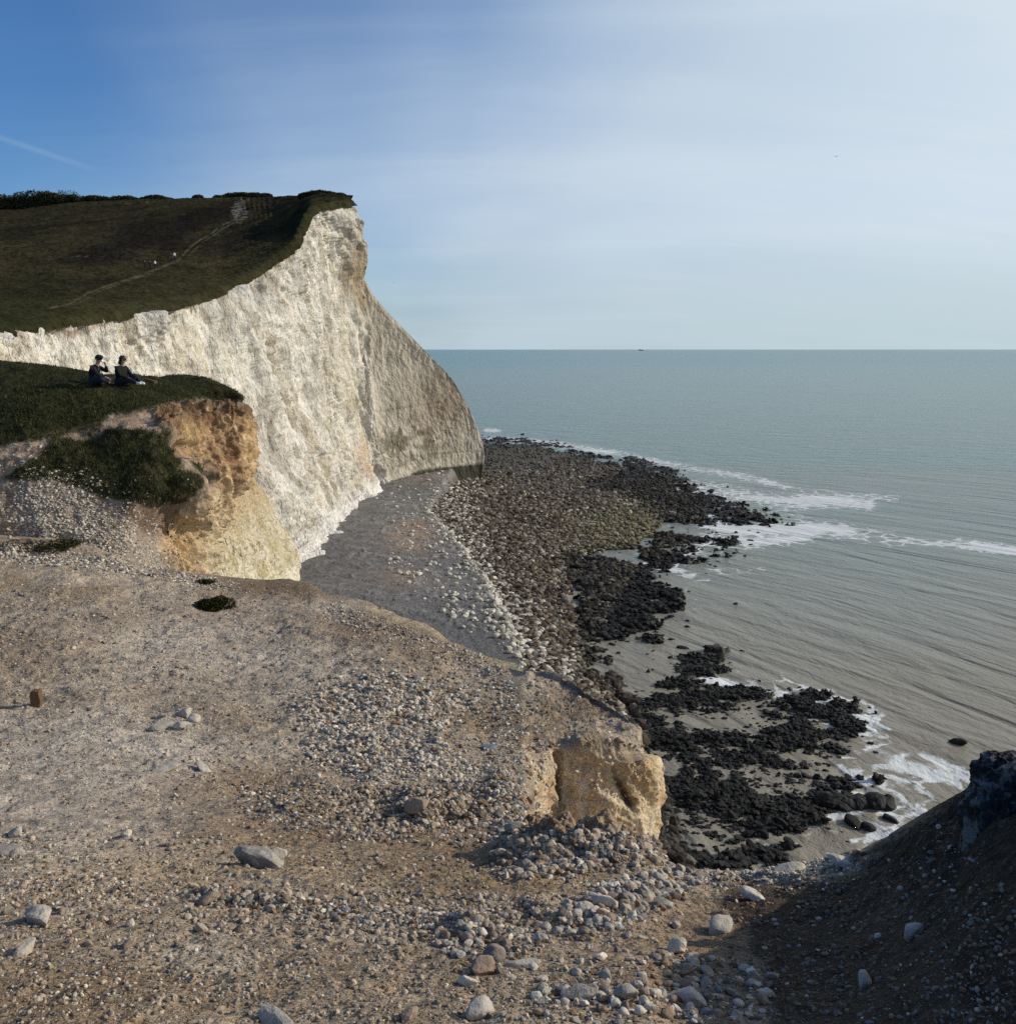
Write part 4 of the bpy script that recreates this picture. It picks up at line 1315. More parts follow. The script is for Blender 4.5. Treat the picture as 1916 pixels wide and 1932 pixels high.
# --- foreground gravel as stuff: (polygon, count, px radius range, white, brown, grey)
patches = [
    ([(935, 1285), (984, 1284), (984, 1560), (940, 1560), (925, 1420)], 900, (1.3, 5.5), .35, .42, .23),
    ([(940, 1480), (985, 1480), (985, 1570), (930, 1575)], 260, (3, 9), .35, .4, .25),
    ([(560, 1330), (640, 1290), (720, 1262), (800, 1280), (885, 1290), (890, 1330), (840, 1370), (830, 1400), (900, 1450), (905, 1478), (800, 1470), (690, 1478), (620, 1455), (575, 1420), (590, 1390)], 3000, (1.8, 7.2), .62, .14, .24),
    ([(540, 1300), (900, 1240), (960, 1300), (900, 1420), (930, 1500), (700, 1520), (560, 1470)], 1500, (1.5, 4.5), .6, .25, .15),
    ([(930, 1290), (1000, 1280), (1000, 1320), (940, 1325)], 110, (2.5, 6), .6, .2, .2),
    ([(930, 1610), (1000, 1580), (1060, 1568), (1180, 1572), (1250, 1600), (1265, 1632), (1150, 1625), (1080, 1650), (960, 1650)], 1300, (2.5, 9), .30, .35, .35),
    ([(1050, 1720), (1110, 1680), (1200, 1650), (1300, 1640), (1330, 1665), (1260, 1710), (1180, 1750), (1100, 1770), (1050, 1765)], 760, (3, 12), .42, .2, .38),
    ([(810, 1740), (900, 1720), (1000, 1720), (1050, 1760), (1000, 1800), (900, 1840), (840, 1810)], 330, (4, 11), .3, .45, .25),
    ([(360, 1680), (500, 1680), (700, 1715), (850, 1720), (1000, 1700), (1010, 1730), (860, 1760), (700, 1745), (480, 1715)], 900, (2.5, 8), .35, .4, .25),
    ([(430, 1480), (700, 1480), (930, 1500), (960, 1560), (900, 1600), (640, 1590), (450, 1540)], 2200, (1.8, 6), .35, .42, .23),
    ([(0, 1025), (300, 1070), (450, 1100), (420, 1115), (200, 1075), (0, 1060)], 1500, (1.2, 4), .75, .1, .15),
    ([(620, 1135), (850, 1215), (980, 1265), (900, 1275), (700, 1200), (600, 1160)], 900, (1.2, 4.0), .7, .15, .15),
    ([(1000, 1850), (1250, 1800), (1440, 1820), (1440, 1932), (980, 1932)], 480, (3, 13), .42, .33, .25),
    ([(1280, 1640), (1480, 1630), (1600, 1612), (1620, 1640), (1500, 1660), (1300, 1668)], 1300, (1.5, 5), .7, .15, .15),
    ([(1330, 1670), (1640, 1640), (1800, 1540), (1916, 1700), (1916, 1932), (1450, 1932)], 1700, (1.5, 6), .10, .62, .28),  # slope's shade put into the stone tones as a dark, mostly brown mix
    ([(0, 1100), (560, 1110), (900, 1260), (700, 1300), (560, 1340), (0, 1330)], 3600, (0.8, 2.6), .55, .3, .15),
    ([(0, 1340), (560, 1330), (560, 1480), (300, 1560), (0, 1480)], 1700, (0.9, 3.0), .5, .35, .15),
    ([(0, 1560), (400, 1560), (930, 1620), (1250, 1660), (1050, 1932), (0, 1932)], 5000, (1.2, 4.6), .36, .48, .16),
    ([(0, 1660), (200, 1650), (340, 1680), (300, 1720), (0, 1700)], 500, (2, 5), .35, .5, .15),
    ([(900, 1330), (1030, 1340), (1000, 1420), (940, 1560), (900, 1480)], 500, (1.5, 4), .45, .4, .15),
]
allp, alls, allc = [], [], []
for poly, n, (r0, r1), wh, br, gr in patches:
    s = samp_poly(poly, n)
    s = s + R.normal(size=s.shape) * (R.random((n, 1)) < .35) * np.array([26, 12])
    pts = hit_ground(s[:, 0], s[:, 1])
    okk = ~np.isnan(pts[:, 0])
    pts = pts[okk]; n = len(pts)
    t = R.random(n) ** 2.4
    pxr = r0 + (r1 - r0) * t
    dist = np.linalg.norm(pts - [0, 0, CAMZ], axis=1)
    allp.append(pts); alls.append(pxr * dist / F); allc.append(stone_cols(n, wh, br, gr))
allp, alls, allc = map(np.concatenate, (allp, alls, allc))
pxs = alls / np.linalg.norm(allp - [0, 0, CAMZ], axis=1) * F
order = np.argsort(-pxs)
allp, alls, allc, pxs = allp[order], alls[order], allc[order], pxs[order]
NB = 235
rocks_mesh('gravel', allp[NB:], alls[NB:], allc[NB:], M_stone_stuff, 1, 1).name = 'gravel'
tag(bpy.data.objects['gravel'], 'loose chalk and flint gravel strewn over the cliff top', 'gravel', kind='stuff')
cl_p, cl_s = [], []
for poly, n, (r0, r1) in (([(600, 1490), (960, 1480), (960, 1560), (640, 1580)], 700, (2, 9)), ([(930, 1570), (1240, 1570), (1260, 1640), (930, 1660)], 700, (3, 11)),
                          ([(340, 1670), (1020, 1690), (1050, 1800), (360, 1760)], 900, (2, 9)), ([(0, 1100), (900, 1240), (1000, 1560), (0, 1560)], 1500, (1.2, 4.5)),
                          ([(0, 1560), (1240, 1650), (1400, 1932), (0, 1932)], 2600, (1.5, 7))):
    s = samp_poly(poly, n)
    pts = hit_ground(s[:, 0], s[:, 1]); pts = pts[~np.isnan(pts[:, 0])]
    cl_p.append(pts); cl_s.append((r0 + (r1 - r0) * R.random(len(pts)) ** 2.6) * np.linalg.norm(pts - [0, 0, CAMZ], axis=1) / F)
cl_p, cl_s = np.concatenate(cl_p), np.concatenate(cl_s)
tag(rocks_mesh('clods', cl_p, cl_s, np.array([.36, .29, .22]) * R.uniform(.4, 1.35, (len(cl_p), 1)), M_stone_stuff, 2, 31, flat=.7, sink=.35, rough=.4),
    'crumbled clods of clay scattered over the cliff top', 'clods', kind='stuff')
zones = [(lambda u, v: u > 1330 and v < 1675, 'small pale stone on the shaded lip of the ground at the right', 'stones on the shaded lip'),
         (lambda u, v: (u > 1400), 'stone lying on the shaded slope in the bottom right corner', 'stones on the shaded slope'),
         (lambda u, v: v > 1800 and u > 960, 'stone lying among the cobbles at the bottom, left of the shaded slope', 'stones at the bottom of the picture'),
         (lambda u, v: 1565 < v < 1655 and u > 900 and u < 1290, 'stone in the rubble rim just below the ochre outcrop', 'stones in the rubble rim'),
         (lambda u, v: v >= 1630 and u >= 1040, 'grey white stone in the stone pile right of the brown rocks', 'stones in the right-hand pile'),
         (lambda u, v: v >= 1650, 'stone in the broken line of rubble across the lower ground', 'stones in the lower line'),
         (lambda u, v: v < 1500 and u > 500, 'pale chalk cobble in the dense stone patch left of the ochre outcrop', 'cobbles in the dense patch'),
         (lambda u, v: True, 'stone on the bare clay in the middle of the foreground', 'stones on the bare clay')]
for i in range(NB):
    u, v = proj(allp[i])
    for fn, lab, grp in zones:
        if fn(u, v):
            break
    tone = 'white' if allc[i].sum() > .9 else 'brown' if allc[i][0] > allc[i][2] * 1.4 else 'grey'
    col_w = 'left' if u < 1120 else 'middle' if u < 1230 else 'right'
    if grp == 'stones in the right-hand pile':
        a_, b_ = area_words(u, v, (1040, 1640, 1340, 1780), ('left end', 'middle', 'right end'), ('upper', 'central', 'lower'))
        lab = f'{size_word(i, NB)} {tone} stone in the {b_} {a_} of the pile right of the reddish rock'
    elif grp == 'stones at the bottom of the picture':
        a_, b_ = area_words(u, v, (980, 1800, 1440, 1932), ('left', 'middle', 'shaded right'), ('upper edge', 'middle band', 'lowest band'))
        lab = f'{size_word(i, NB)} {tone} stone, {b_} and {a_} of the bottom cobbles below the pile'
    elif grp == 'stones in the lower line':
        a_ = 'left end' if u < 480 else 'left half' if u < 640 else 'middle' if u < 800 else 'right half' if u < 930 else 'right end'
        b_ = 'upper side' if v < 1730 else 'lower side'
        lab = f'{size_word(i, NB)} {tone} stone, {b_}, {a_} of the long line of rubble'
    else:
        lab = f'{size_word(i, NB)} {tone} ' + lab.replace('small pale ', '').replace('pale chalk ', '')
    m_ = M_st_white if allc[i].sum() > .9 else (M_st_brown if allc[i][0] > allc[i][2] * 1.4 else M_st_grey)
    put_stone('stone', allp[i], alls[i] * 1.05, m_, lab, 'stone', grp, seed=i, kind='ang' if i % 3 else 'rnd')

# --- named stones of the foreground
named = [
    (75, 1728, 22, M_st_white, 'large white flint nodule with a dark hollow, alone on the clay at the left', (1.4, .8, .75)),
    (30, 1573, 11, M_st_white, 'round white stone on the bare clay near the left edge', (1, 1, 1)),
    (15, 1603, 14, M_st_grey, 'flat grey stone just below the round white stone at the left edge', (1.4, .8, .5)),
    (238, 1573, 9, M_st_white, 'small pointed white stone with a dark side, right of the left edge stones', (.8, .8, 1)),
    (45, 1792, 14, M_st_white, 'bright white stone below the big flint nodule at the left', (1, .8, .9)),
    (245, 1744, 9, M_st_white, 'tiny triangular white stone on the brown clay', (.7, .7, 1)),
    (490, 1618, 24, M_st_grey, 'big rough grey white rock alone in the lower middle clay', (1.35, 1, .8)),
    (525, 1612, 12, M_st_white, 'small white stone against the right side of the big rough grey rock', (1, .8, .9)),
    (395, 1695, 18, M_st_brown, 'dark hollow brown rock in the line of rubble', (1, .8, .9)),
    (245, 1780, 10, M_st_brown, 'small yellow brown stone on the clay left of centre', (1.2, .8, .8)),
    (350, 1345, 11, M_st_white, 'upper white stone of the small cluster on the pale clay', (1, 1, 1)),
    (366, 1357, 10, M_st_white, 'lower right white stone of the small cluster on the pale clay', (1, 1, 1)),
    (338, 1368, 10, M_st_white, 'lower left white stone of the small cluster on the pale clay', (1.2, 1, .8)),
    (302, 1370, 11, M_st_grey, 'grey stone left of the small white cluster on the pale clay', (1.3, 1, .8)),
    (310, 1447, 14, M_st_grey, 'dark slab of stone at the lower left of the pale clay', (1.6, .8, .4)),
    (385, 1450, 12, M_st_white, 'long flat pale stone on the clay', (1.8, .8, .5)),
    (785, 1520, 21, M_st_brown, 'square brown clod standing in the rubble left of the ochre outcrop', (1.1, 1, 1)),
    (970, 1560, 12, M_st_grey, 'grey stone at the left end of the ochre outcrop', (1, .8, 1)),
    (1000, 1490, 9, M_st_white, 'pointed white flint on the slope left of the ochre outcrop', (.8, .7, 1.1)),
    (910, 1823, 24, M_st_brown, 'large reddish brown rock in front of the rock cluster', (.95, .9, 1.0)),
    (932, 1800, 24, M_st_brown, 'brown grey rock behind the large reddish rock', (1, .9, 1)),
    (878, 1850, 17, M_st_white, 'white stone at the lower left of the reddish rock', (1.2, .8, .8)),
    (985, 1815, 18, M_st_grey, 'long grey white stone right of the reddish rock', (1.5, .8, .7)),
    (905, 1905, 25, M_st_white, 'pointed pale stone standing at the bottom of the picture', (.95, .8, 1.05)),
    (770, 1915, 17, M_st_brown, 'rounded brown stone at the bottom left of the pointed pale stone', (1, 1, .9)),
    (520, 1915, 28, M_st_grey, 'flat pale slab half buried at the bottom of the picture', (1.6, .8, .45)),
    (1140, 1700, 21, M_st_white, 'bright white angular stone in the pile right of centre', (1, .7, 1)),
    (1105, 1715, 15, M_st_white, 'white stone just left of the bright angular stone in the pile', (1, .9, .9)),
    (1275, 1785, 19, M_st_white, 'bright white split flint on the brown slope', (.9, .8, 1)),
    (1355, 1745, 24, M_st_grey, 'grey white lump at the top of the shaded slope', (1.2, .9, .8)),
    (1300, 1880, 26, M_st_white, 'large white stone at the bottom right of the sunlit clay', (1.1, .9, .9)),
    (1595, 1620, 21, M_st_white, 'big smooth white stone perched on the lip at the right', (1.3, 1, .6)),
    (1485, 1636, 17, M_st_white, 'flat pale stone on the lip left of the big smooth stone', (1.6, .9, .5)),
    (1720, 1760, 16, M_st_grey, 'lone grey stone on the dark slope at the right', (.9, .8, 1)),
    (1630, 1850, 20, M_st_grey, 'tall grey stone low on the dark slope', (.8, .7, 1.1)),
    (1420, 1690, 14, M_st_white, 'pale stone at the head of the shaded slope', (1.2, .9, .7)),
    (1180, 1870, 20, M_st_grey, 'blue grey stone in the lower rubble', (1.1, .9, .9)),
    (1090, 1870, 22, M_st_grey, 'broad grey stone left of the blue grey one in the lower rubble', (1.3, .9, .7)),
]
for i, (u, v, px_, m_, lab, sc) in enumerate(named):
    p_ = hit_ground([u], [v + px_ * .5])[0]
    if np.isnan(p_[0]):
        p_ = hit_ground([u], [v + px_ * 1.4])[0]
    if np.isnan(p_[0]):
        continue
    px_ *= 1.45 if px_ <= 16 or i in (0, 6) else 1.12
    s_ = px_ * np.linalg.norm(p_ - [0, 0, CAMZ]) / F
    put_stone('stone', p_, s_, m_, lab, 'stone', None, seed=400 + i, rot=(0.1 * ((i % 3) - 1), 0.12 * ((i % 4) - 1.5), 0.5 * (i % 5) - .9), scale=sc, kind='ang' if i % 2 else 'rnd', sink=.12)
# blue-grey dish of flint on the path to the outcrop
p_ = hit_ground([925], [1412])[0]
put_stone('flint_shard', p_, 15 * np.linalg.norm(p_ - [0, 0, CAMZ]) / F, M_bluegrey, 'curved blue grey flint shard on the clay left of the ochre outcrop', 'flint', None, seed=3, rot=(.15, .1, .2), scale=(1.3, .9, .5))

# stones bedded in the outcrop top and face and stones of the headland slope
fl_ = out_P.reshape(-1, 3)
sel = np.where((out_face.ravel() > .6) & (out_V.ravel() < 1590) & (out_V.ravel() > 1400) & (out_U.ravel() > 1000))[0]
i1 = R.choice(sel, 420)
sel2 = np.where((out_face.ravel() < .3) & (out_V.ravel() > 1270) & (out_U.ravel() > 985) & (out_U.ravel() < 1230))[0]
i2 = R.choice(sel2, 420)
sel3 = np.where((out_V.ravel() > 1284) & (out_V.ravel() < 1575) & (out_U.ravel() > 984) & (out_U.ravel() < 1036))[0]
i2 = np.concatenate([i2, R.choice(sel3, 900)])
pp = fl_[np.concatenate([i1, i2])]
ss = np.concatenate([.005 + .024 * R.random(420) ** 2, R.uniform(.008, .05, 420) * R.random(420), .006 + .035 * R.random(900) ** 2.5])
cc = np.concatenate([np.array([.60, .48, .33]) * R.uniform(.7, 1.15, (420, 1)), stone_cols(1320, .38, .42, .2)])
o = rocks_mesh('embedded_stones', pp, ss, cc, M_stone_stuff, 1, 3, flat=.9, sink=.45)
o.parent = outcrop
o['kind'] = 'stuff'
for i, (u, v, px_, m_) in enumerate([(1190, 1418, 11, M_st_grey), (1110, 1392, 14, M_st_white), (1205, 1440, 9, M_st_brown), (1170, 1398, 9, M_st_brown), (1215, 1585, 12, M_st_white)]):
    k = np.argmin((out_U - u) ** 2 + (out_V - v) ** 2)
    p_ = out_P.reshape(-1, 3)[k]
    lab = ['grey flint set in the top right of the ochre outcrop', 'flat white flint on the crown of the ochre outcrop', 'brown flint on the right shoulder of the ochre outcrop',
           'small brown flint on the top edge of the ochre outcrop', 'white flint at the lower right foot of the ochre outcrop'][i]
    put_stone('flint', p_, px_ * p_[1] / F * 1.05, m_, lab, 'flint', 'flints set in the outcrop', seed=60 + i, sink=.35)

hs = head_st.ravel() + R.normal(0, 22, head_st.size)
sel = np.where((hs > 0) & (head_V.ravel() > 880) & (head_V.ravel() < 1090))[0]
i1 = R.choice(sel, 7000)
sel = np.where((head_V.ravel() > 830) & (head_V.ravel() < 1090) & (head_U.ravel() > -60) & (head_U.ravel() < 470) & (head_g.ravel() < .3) & (R.random(head_g.size) > .85 * head_s.ravel()))[0]
i2 = R.choice(sel, 2600)
pp = head_P.reshape(-1, 3)[np.concatenate([i1, i2])]
ss = np.concatenate([.012 + .045 * R.random(7000) ** 2.5, .012 + .04 * R.random(2600) ** 2.5])
cc = np.concatenate([stone_cols(7000, .8, .08, .12), stone_cols(2600, .55, .3, .15)])
tag(rocks_mesh('chalk_rubble', pp, ss, cc, M_stone_stuff, 1, 5), 'spill of white chalk rubble down the gully of the headland', 'rubble', kind='stuff')

# --- shore cobbles
def shore_scatter(poly, n, keep, size_fn, col_fn, name, mat, label, cat, seed, flat=.6, sub=1, top=0, top_fn=None, jit=0):
    s = samp_poly(poly, n)
    if jit:
        s = s + R.normal(size=s.shape) * jit * np.array([1, .5]) * R.random((n, 1))
    b, r = shore_z(s[:, 0], s[:, 1])
    k = keep(s[:, 0], s[:, 1], r)
    s = s[k]; b = b[k].copy(); r = [x[k] for x in r]
    b[:, 2] = np.maximum(r[0], -.10)
    size = size_fn(s[:, 0], s[:, 1], r)
    colr = col_fn(s[:, 0], s[:, 1], r)
    px_ = size / b[:, 1]
    od = np.argsort(-px_)
    b, size, colr, s = b[od], size[od], colr[od], s[od]
    if top:
        for i in range(top):
            top_fn(i, b[i], size[i], s[i])
    o = rocks_mesh(name, b[top:], size[top:], colr[top:], mat, sub, seed, flat=flat)
    tag(o, label, cat, kind='stuff')
    return o


cob_poly = [(800, 905), (912, 840), (1100, 850), (1330, 930), (1330, 1010), (1200, 1080), (1120, 1200), (1200, 1340), (1300, 1660), (980, 1400), (930, 1160), (850, 1030), (800, 980)]


def cob_col(u, v, r):
    n = len(u)
    t = R.random(n)
    base = np.where((t < .45)[:, None], [.125, .092, .064], np.where((t < .75)[:, None], [.22, .19, .145], np.where((t < .9)[:, None], [.06, .05, .042], [.40, .36, .29])))
    yel = blob(u, v, 1190, 1000, 90, 45)
    base = base * (1 - .6 * yel[:, None]) + np.array([.22, .20, .10]) * .6 * yel[:, None]
    far = sstep(905, 870, v) * .6
    base = base * (1 - far[:, None]) + np.array([.075, .078, .066]) * far[:, None]
    dk = r[3][:, None] * .7
    return (base * (1 - dk) + np.array([.02, .02, .018]) * dk) * R.uniform(.6, 1.3, (n, 1))


shore_scatter(cob_poly, 30000, lambda u, v, r: (r[1] < .5) & (r[0] > -.05), lambda u, v, r: .14 + .42 * R.random(len(u)) ** 2.2, cob_col,
              'cobbles', M_cobble_stuff, 'brown and grey cobbles covering the foreshore beside the white boulders', 'cobbles', 11)

strip = [(862, 908), (900, 912), (905, 950), (890, 1000), (905, 1030), (940, 1085), (960, 1130), (985, 1190), (1045, 1260), (1090, 1300), (1010, 1290), (960, 1225), (925, 1150), (880, 1080), (832, 1020), (805, 985), (830, 950)]


def white_top(i, p, size, s):
    grp = 'chalk boulders in the white strip'
    b_ = ('far end beside the cliff foot' if s[1] < 980 else 'upper bend beside the shingle' if s[1] < 1060 else 'narrow middle beside the shingle' if s[1] < 1140 else
          'lower stretch beside the shingle' if s[1] < 1220 else 'near end above the foreground edge')
    side = 'shingle side' if s[0] < np.interp(s[1], [905, 985, 1070, 1150, 1240, 1300], [880, 850, 905, 945, 1005, 1050]) else 'cobble side'
    lab = f'{size_word(i, 170)} boulder of the white strip, {b_}, {side}'
    put_stone('boulder', p, size, M_st_beach, lab, 'boulder', grp, seed=i, kind='rnd')


shore_scatter(strip, 4200, lambda u, v, r: (r[1] > .5) | (R.random(len(u)) < .75), lambda u, v, r: .10 + .42 * R.random(len(u)) ** 2.6,
              lambda u, v, r: np.array([.60, .56, .47]) * R.uniform(.45, 1.15, (len(u), 1)), 'chalk_cobbles', M_cobble_stuff,
              'white strip of chalk boulders between the shingle cove and the brown cobbles', 'cobbles', 12, jit=30, top=170, top_fn=white_top)
sandp = [(690, 905), (850, 905), (820, 980), (870, 1060), (950, 1180), (975, 1250), (880, 1230), (780, 1150), (730, 1090), (740, 1000), (700, 950)]


def sand_top(i, p, size, s):
    b_ = 'far part by the cliff foot' if s[1] < 980 else 'middle part by orange sand' if s[1] < 1080 else 'lower cove' if s[1] < 1170 else 'nearest corner of the cove'
    side = 'left' if s[0] < np.interp(s[1], [905, 1080, 1250], [770, 810, 900]) else 'right'
    put_stone('boulder', p, size, M_st_beach, f'{size_word(i, 85)} white boulder on the shingle, {side} side, {b_}', 'boulder', 'chalk boulders on the shingle', seed=i + 3, kind='rnd')


shore_scatter(sandp, 700, lambda u, v, r: np.ones(len(u), bool), lambda u, v, r: .07 + .36 * R.random(len(u)) ** 3.5,
              lambda u, v, r: np.array([.60, .57, .52]) * R.uniform(.7, 1.15, (len(u), 1)), 'chalk_pebbles', M_cobble_stuff,
              'small chalk lumps dotted over the grey shingle', 'pebbles', 13, top=85, top_fn=sand_top)

reef_poly = [(905, 820), (1320, 890), (1520, 990), (1400, 1070), (1310, 1150), (1300, 1215), (1450, 1270), (1660, 1340), (1700, 1500), (1560, 1640), (1200, 1660), (1110, 1280), (1060, 1060), (1200, 1000), (1180, 930), (905, 850)]


def weed_top(i, p, size, s):
    u, v = s
    lab = ('dark weed covered rock on the reef below the end of the chalk cliff' if v < 1010 else
           'dark weed covered rock in the middle reef between cobbles and waves' if v < 1240 else
           'dark weed covered rock in the near reef behind the ochre outcrop')
    if v < 1240:
        a_, b_ = area_words(u, v, (1050, 1000, 1340, 1240), ('landward', 'central', 'seaward'), ('upper', 'middle', 'lower'))
        lab = f'{size_word(i, 220)} black weedy rock in the {b_} {a_} part of the middle reef'
    if v >= 1240:
        a_, b_ = area_words(u, v, (1180, 1270, 1640, 1640), ('landward end', 'landward half', 'centre', 'seaward half', 'seaward tip'), ('top edge', 'upper arm', 'middle', 'lower arm', 'bottom edge'))
        lab = f'{size_word(i, 220)} black weedy rock at the {a_} of the {b_} of the near reef'
    grp = 'rocks of the far reef' if v < 1010 else 'rocks of the middle reef' if v < 1240 else 'rocks of the near reef'
    put_stone('reef_rock', p, size, M_st_weed, lab, 'rock', grp, seed=i, kind='rnd', scale=(1.35, 1, .55), sink=.3)


shore_scatter(reef_poly, 60000, lambda u, v, r: (r[3] > .25) & (r[0] > -.30) & (R.random(len(u)) > r[4] * 1.1) & ((v < 1250) | (.35 * r[6] + r[10] > -.20)) | (R.random(len(u)) < .018), lambda u, v, r: (.09 + .34 * R.random(len(u)) ** 3.5) * np.where(v > 1250, .75, 1.25),
              lambda u, v, r: np.array([.011, .011, .010]) * R.uniform(.4, 2.4, (len(u), 1)), 'reef', M_weedrock,
              'low reef of black weed covered rocks and pools along the water edge', 'reef', 14, flat=.42, top=220, top_fn=weed_top)
lone = [(1386, 1140, .5, 'dark rock alone in the shallows right of the middle reef'), (1806, 1403, .8, 'lone dark rock awash far out at the right'),
        (1400, 1228, .35, 'small dark rock in the shallows above the near reef'), (1610, 1556, .9, 'low dark rock in the wash near the right lip'),
        (1638, 1563, .8, 'rounded dark rock in the wash beside the white foam'), (1680, 1548, .7, 'farther dark rock in the wash above the right lip'),
        (1190, 1560, 1.0, 'dark cube shaped rock in a pool behind the ochre outcrop'), (1480, 1560, .9, 'pointed dark rock at the outer end of the near reef'),
        (985, 820, 1.0, 'lone dark rock off the end of the cliff reef'), (1430, 1005, .5, 'dark rock in white foam at the tip of the far reef'),
        (1290, 1060, .6, 'dark rock in foam beside the middle reef')]
for i, (u, v, s_, lab) in enumerate(lone):
    p_ = onz(u, v, 0.0)
    s_ *= .6
    put_stone('reef_rock', p_ + [0, 0, -.08], s_, M_st_weed, lab, 'rock', 'lone rocks awash', seed=70 + i, scale=(1.3, 1, .8), sink=.1)
# long low ledge off the near reef
led = rocks_mesh('rock_ledge', onz(R.uniform(1560, 1675, 60), 1519 + R.normal(0, 4, 60), -.05), R.uniform(.3, .8, 60), np.array([.02, .02, .018]) * R.uniform(.5, 1.6, (60, 1)), M_weedrock, 2, 77, flat=.6)
tag(led, 'long low black rock ledge in the shallows near the right lip', 'rock')

# ------------------------------------------------------------------ sea
us = np.linspace(-900, 2900, 700)
vs = np.concatenate([[659.35, 659.6, 660, 660.6], np.linspace(661.5, 1900, 420)])
UU, VV = np.meshgrid(us, vs)
S_ = onz(UU, VV, 0.0)
x, y = S_[..., 0], S_[..., 1]
pw = np.stack([x, y, 0 * x], -1)
# wave coordinate: level curves are crests turning in towards the shore
yy = np.clip((y - 60) / 150, 0, 1)
A = 0.95 - 0.62 * yy
Bf = np.interp(y, [0, 60, 100, 150, 210, 400, 1e6], [0, 20, 46, 86, 142, 325, .96e6])
ws = A * x + Bf + 2.5 * fbm(pw * .012, 3, seed=801)
wt_ = (x * 0.35 - y * 0.9) * (1 - yy) + yy * (0.94 * x - .33 * y)
foam = np.zeros_like(x)


def fo(pts, wdt, k):
    global foam
    foam = np.maximum(foam, k * np.exp(-(line_d(UU, VV, pts) / wdt) ** 2))


fo([(915, 812), (940, 812)], 5, .9)
fo([(912, 826), (1000, 832), (1100, 846), (1200, 862), (1290, 884)], 9, .75)
fo([(1230, 870), (1330, 888), (1420, 902), (1500, 925), (1600, 935), (1690, 940)], 9, .75)
fo([(1290, 920), (1400, 935), (1480, 950), (1560, 942), (1640, 950)], 21, .74)
fo([(1330, 985), (1400, 1005), (1480, 1002), (1560, 1000), (1620, 1010), (1700, 1020)], 19, .92)
fo([(1330, 1018), (1420, 1022), (1520, 1012)], 16, .95)
fo([(1450, 1000), (1560, 998), (1700, 1018), (1800, 1028), (1930, 1045)], 8, .95)
fo([(1800, 1024), (1930, 1040), (2200, 1060)], 13, .85)
fo([(1350, 1010), (1300, 1045), (1250, 1070)], 18, .6)
fo([(1220, 1060), (1300, 1085), (1330, 1095)], 12, .55)
fo([(1340, 1078), (1440, 1076)], 9, .55)
fo([(1330, 1280), (1420, 1300), (1500, 1325), (1580, 1350), (1640, 1370)], 9, .75)
fo([(1560, 1340), (1620, 1380), (1660, 1420), (1720, 1450), (1800, 1470)], 26, .74)
fo([(1600, 1460), (1680, 1480), (1760, 1500)], 20, .55)
fo([(1740, 1420), (1800, 1450), (1850, 1490)], 12, .8)
fo([(1610, 1585), (1660, 1580), (1720, 1560)], 9, .95)
fo([(1560, 1560), (1640, 1545), (1740, 1530)], 16, .45)
fo([(1420, 1590), (1480, 1620), (1440, 1640)], 14, .55)
fo([(1330, 1060), (1300, 1150), (1330, 1240), (1420, 1290)], 26, .16)
rsh = shore(UU[10:], VV[10:], x[10:], y[10:])
fe = np.zeros_like(x)
fe[10:] = np.exp(-((rsh[9] + 12) / 22) ** 2) * sstep(1110, 1250, UU[10:]) * (VV[10:] < 1700) * (0.5 + 0.6 * rsh[5]) * (0.62 + .3 * sstep(1500, 1620, UU[10:]) - .3 * sstep(1120, 1180, VV[10:]) * sstep(1290, 1260, VV[10:]))
foam = np.maximum(foam, fe)
fo([(1480, 1310), (1560, 1345), (1650, 1400), (1700, 1500), (1640, 1580)], 46, .50)
foam += 0.05 * sstep(1350, 1450, VV) * sstep(1500, 1700, UU)
foam *= np.clip(1.0 + .6 * fbm(pw * np.array([.05, .11, 1]), 3, seed=815), .6, 1.25)
depthc = sstep(40, 330, y - 0.55 * x + 60)       # turbid near the shore, clear offshore
depth2 = sstep(250, 2500, y)
nb = fbm(pw * np.array([.012, .02, 1]), 3, seed=811)
c = np.zeros(S_.shape) + np.array([0.235, 0.208, 0.158])
mid = np.clip(blob(UU, VV, 1750, 1120, 420, 190) * .8 + 0.25 * nb, 0, 1) * sstep(1350, 1100, VV)
c = mixc(c, (0.21, 0.265, 0.245), mid * .55)
c = mixc(c, (0.135, 0.225, 0.205), sstep(60, 260, y + 40 * nb) * .85)
c = mixc(c, (0.030, 0.170, 0.170), depth2 * .9)
c = mixc(c, (0.012, 0.130, 0.140), sstep(1200, 7000, y) * .8)


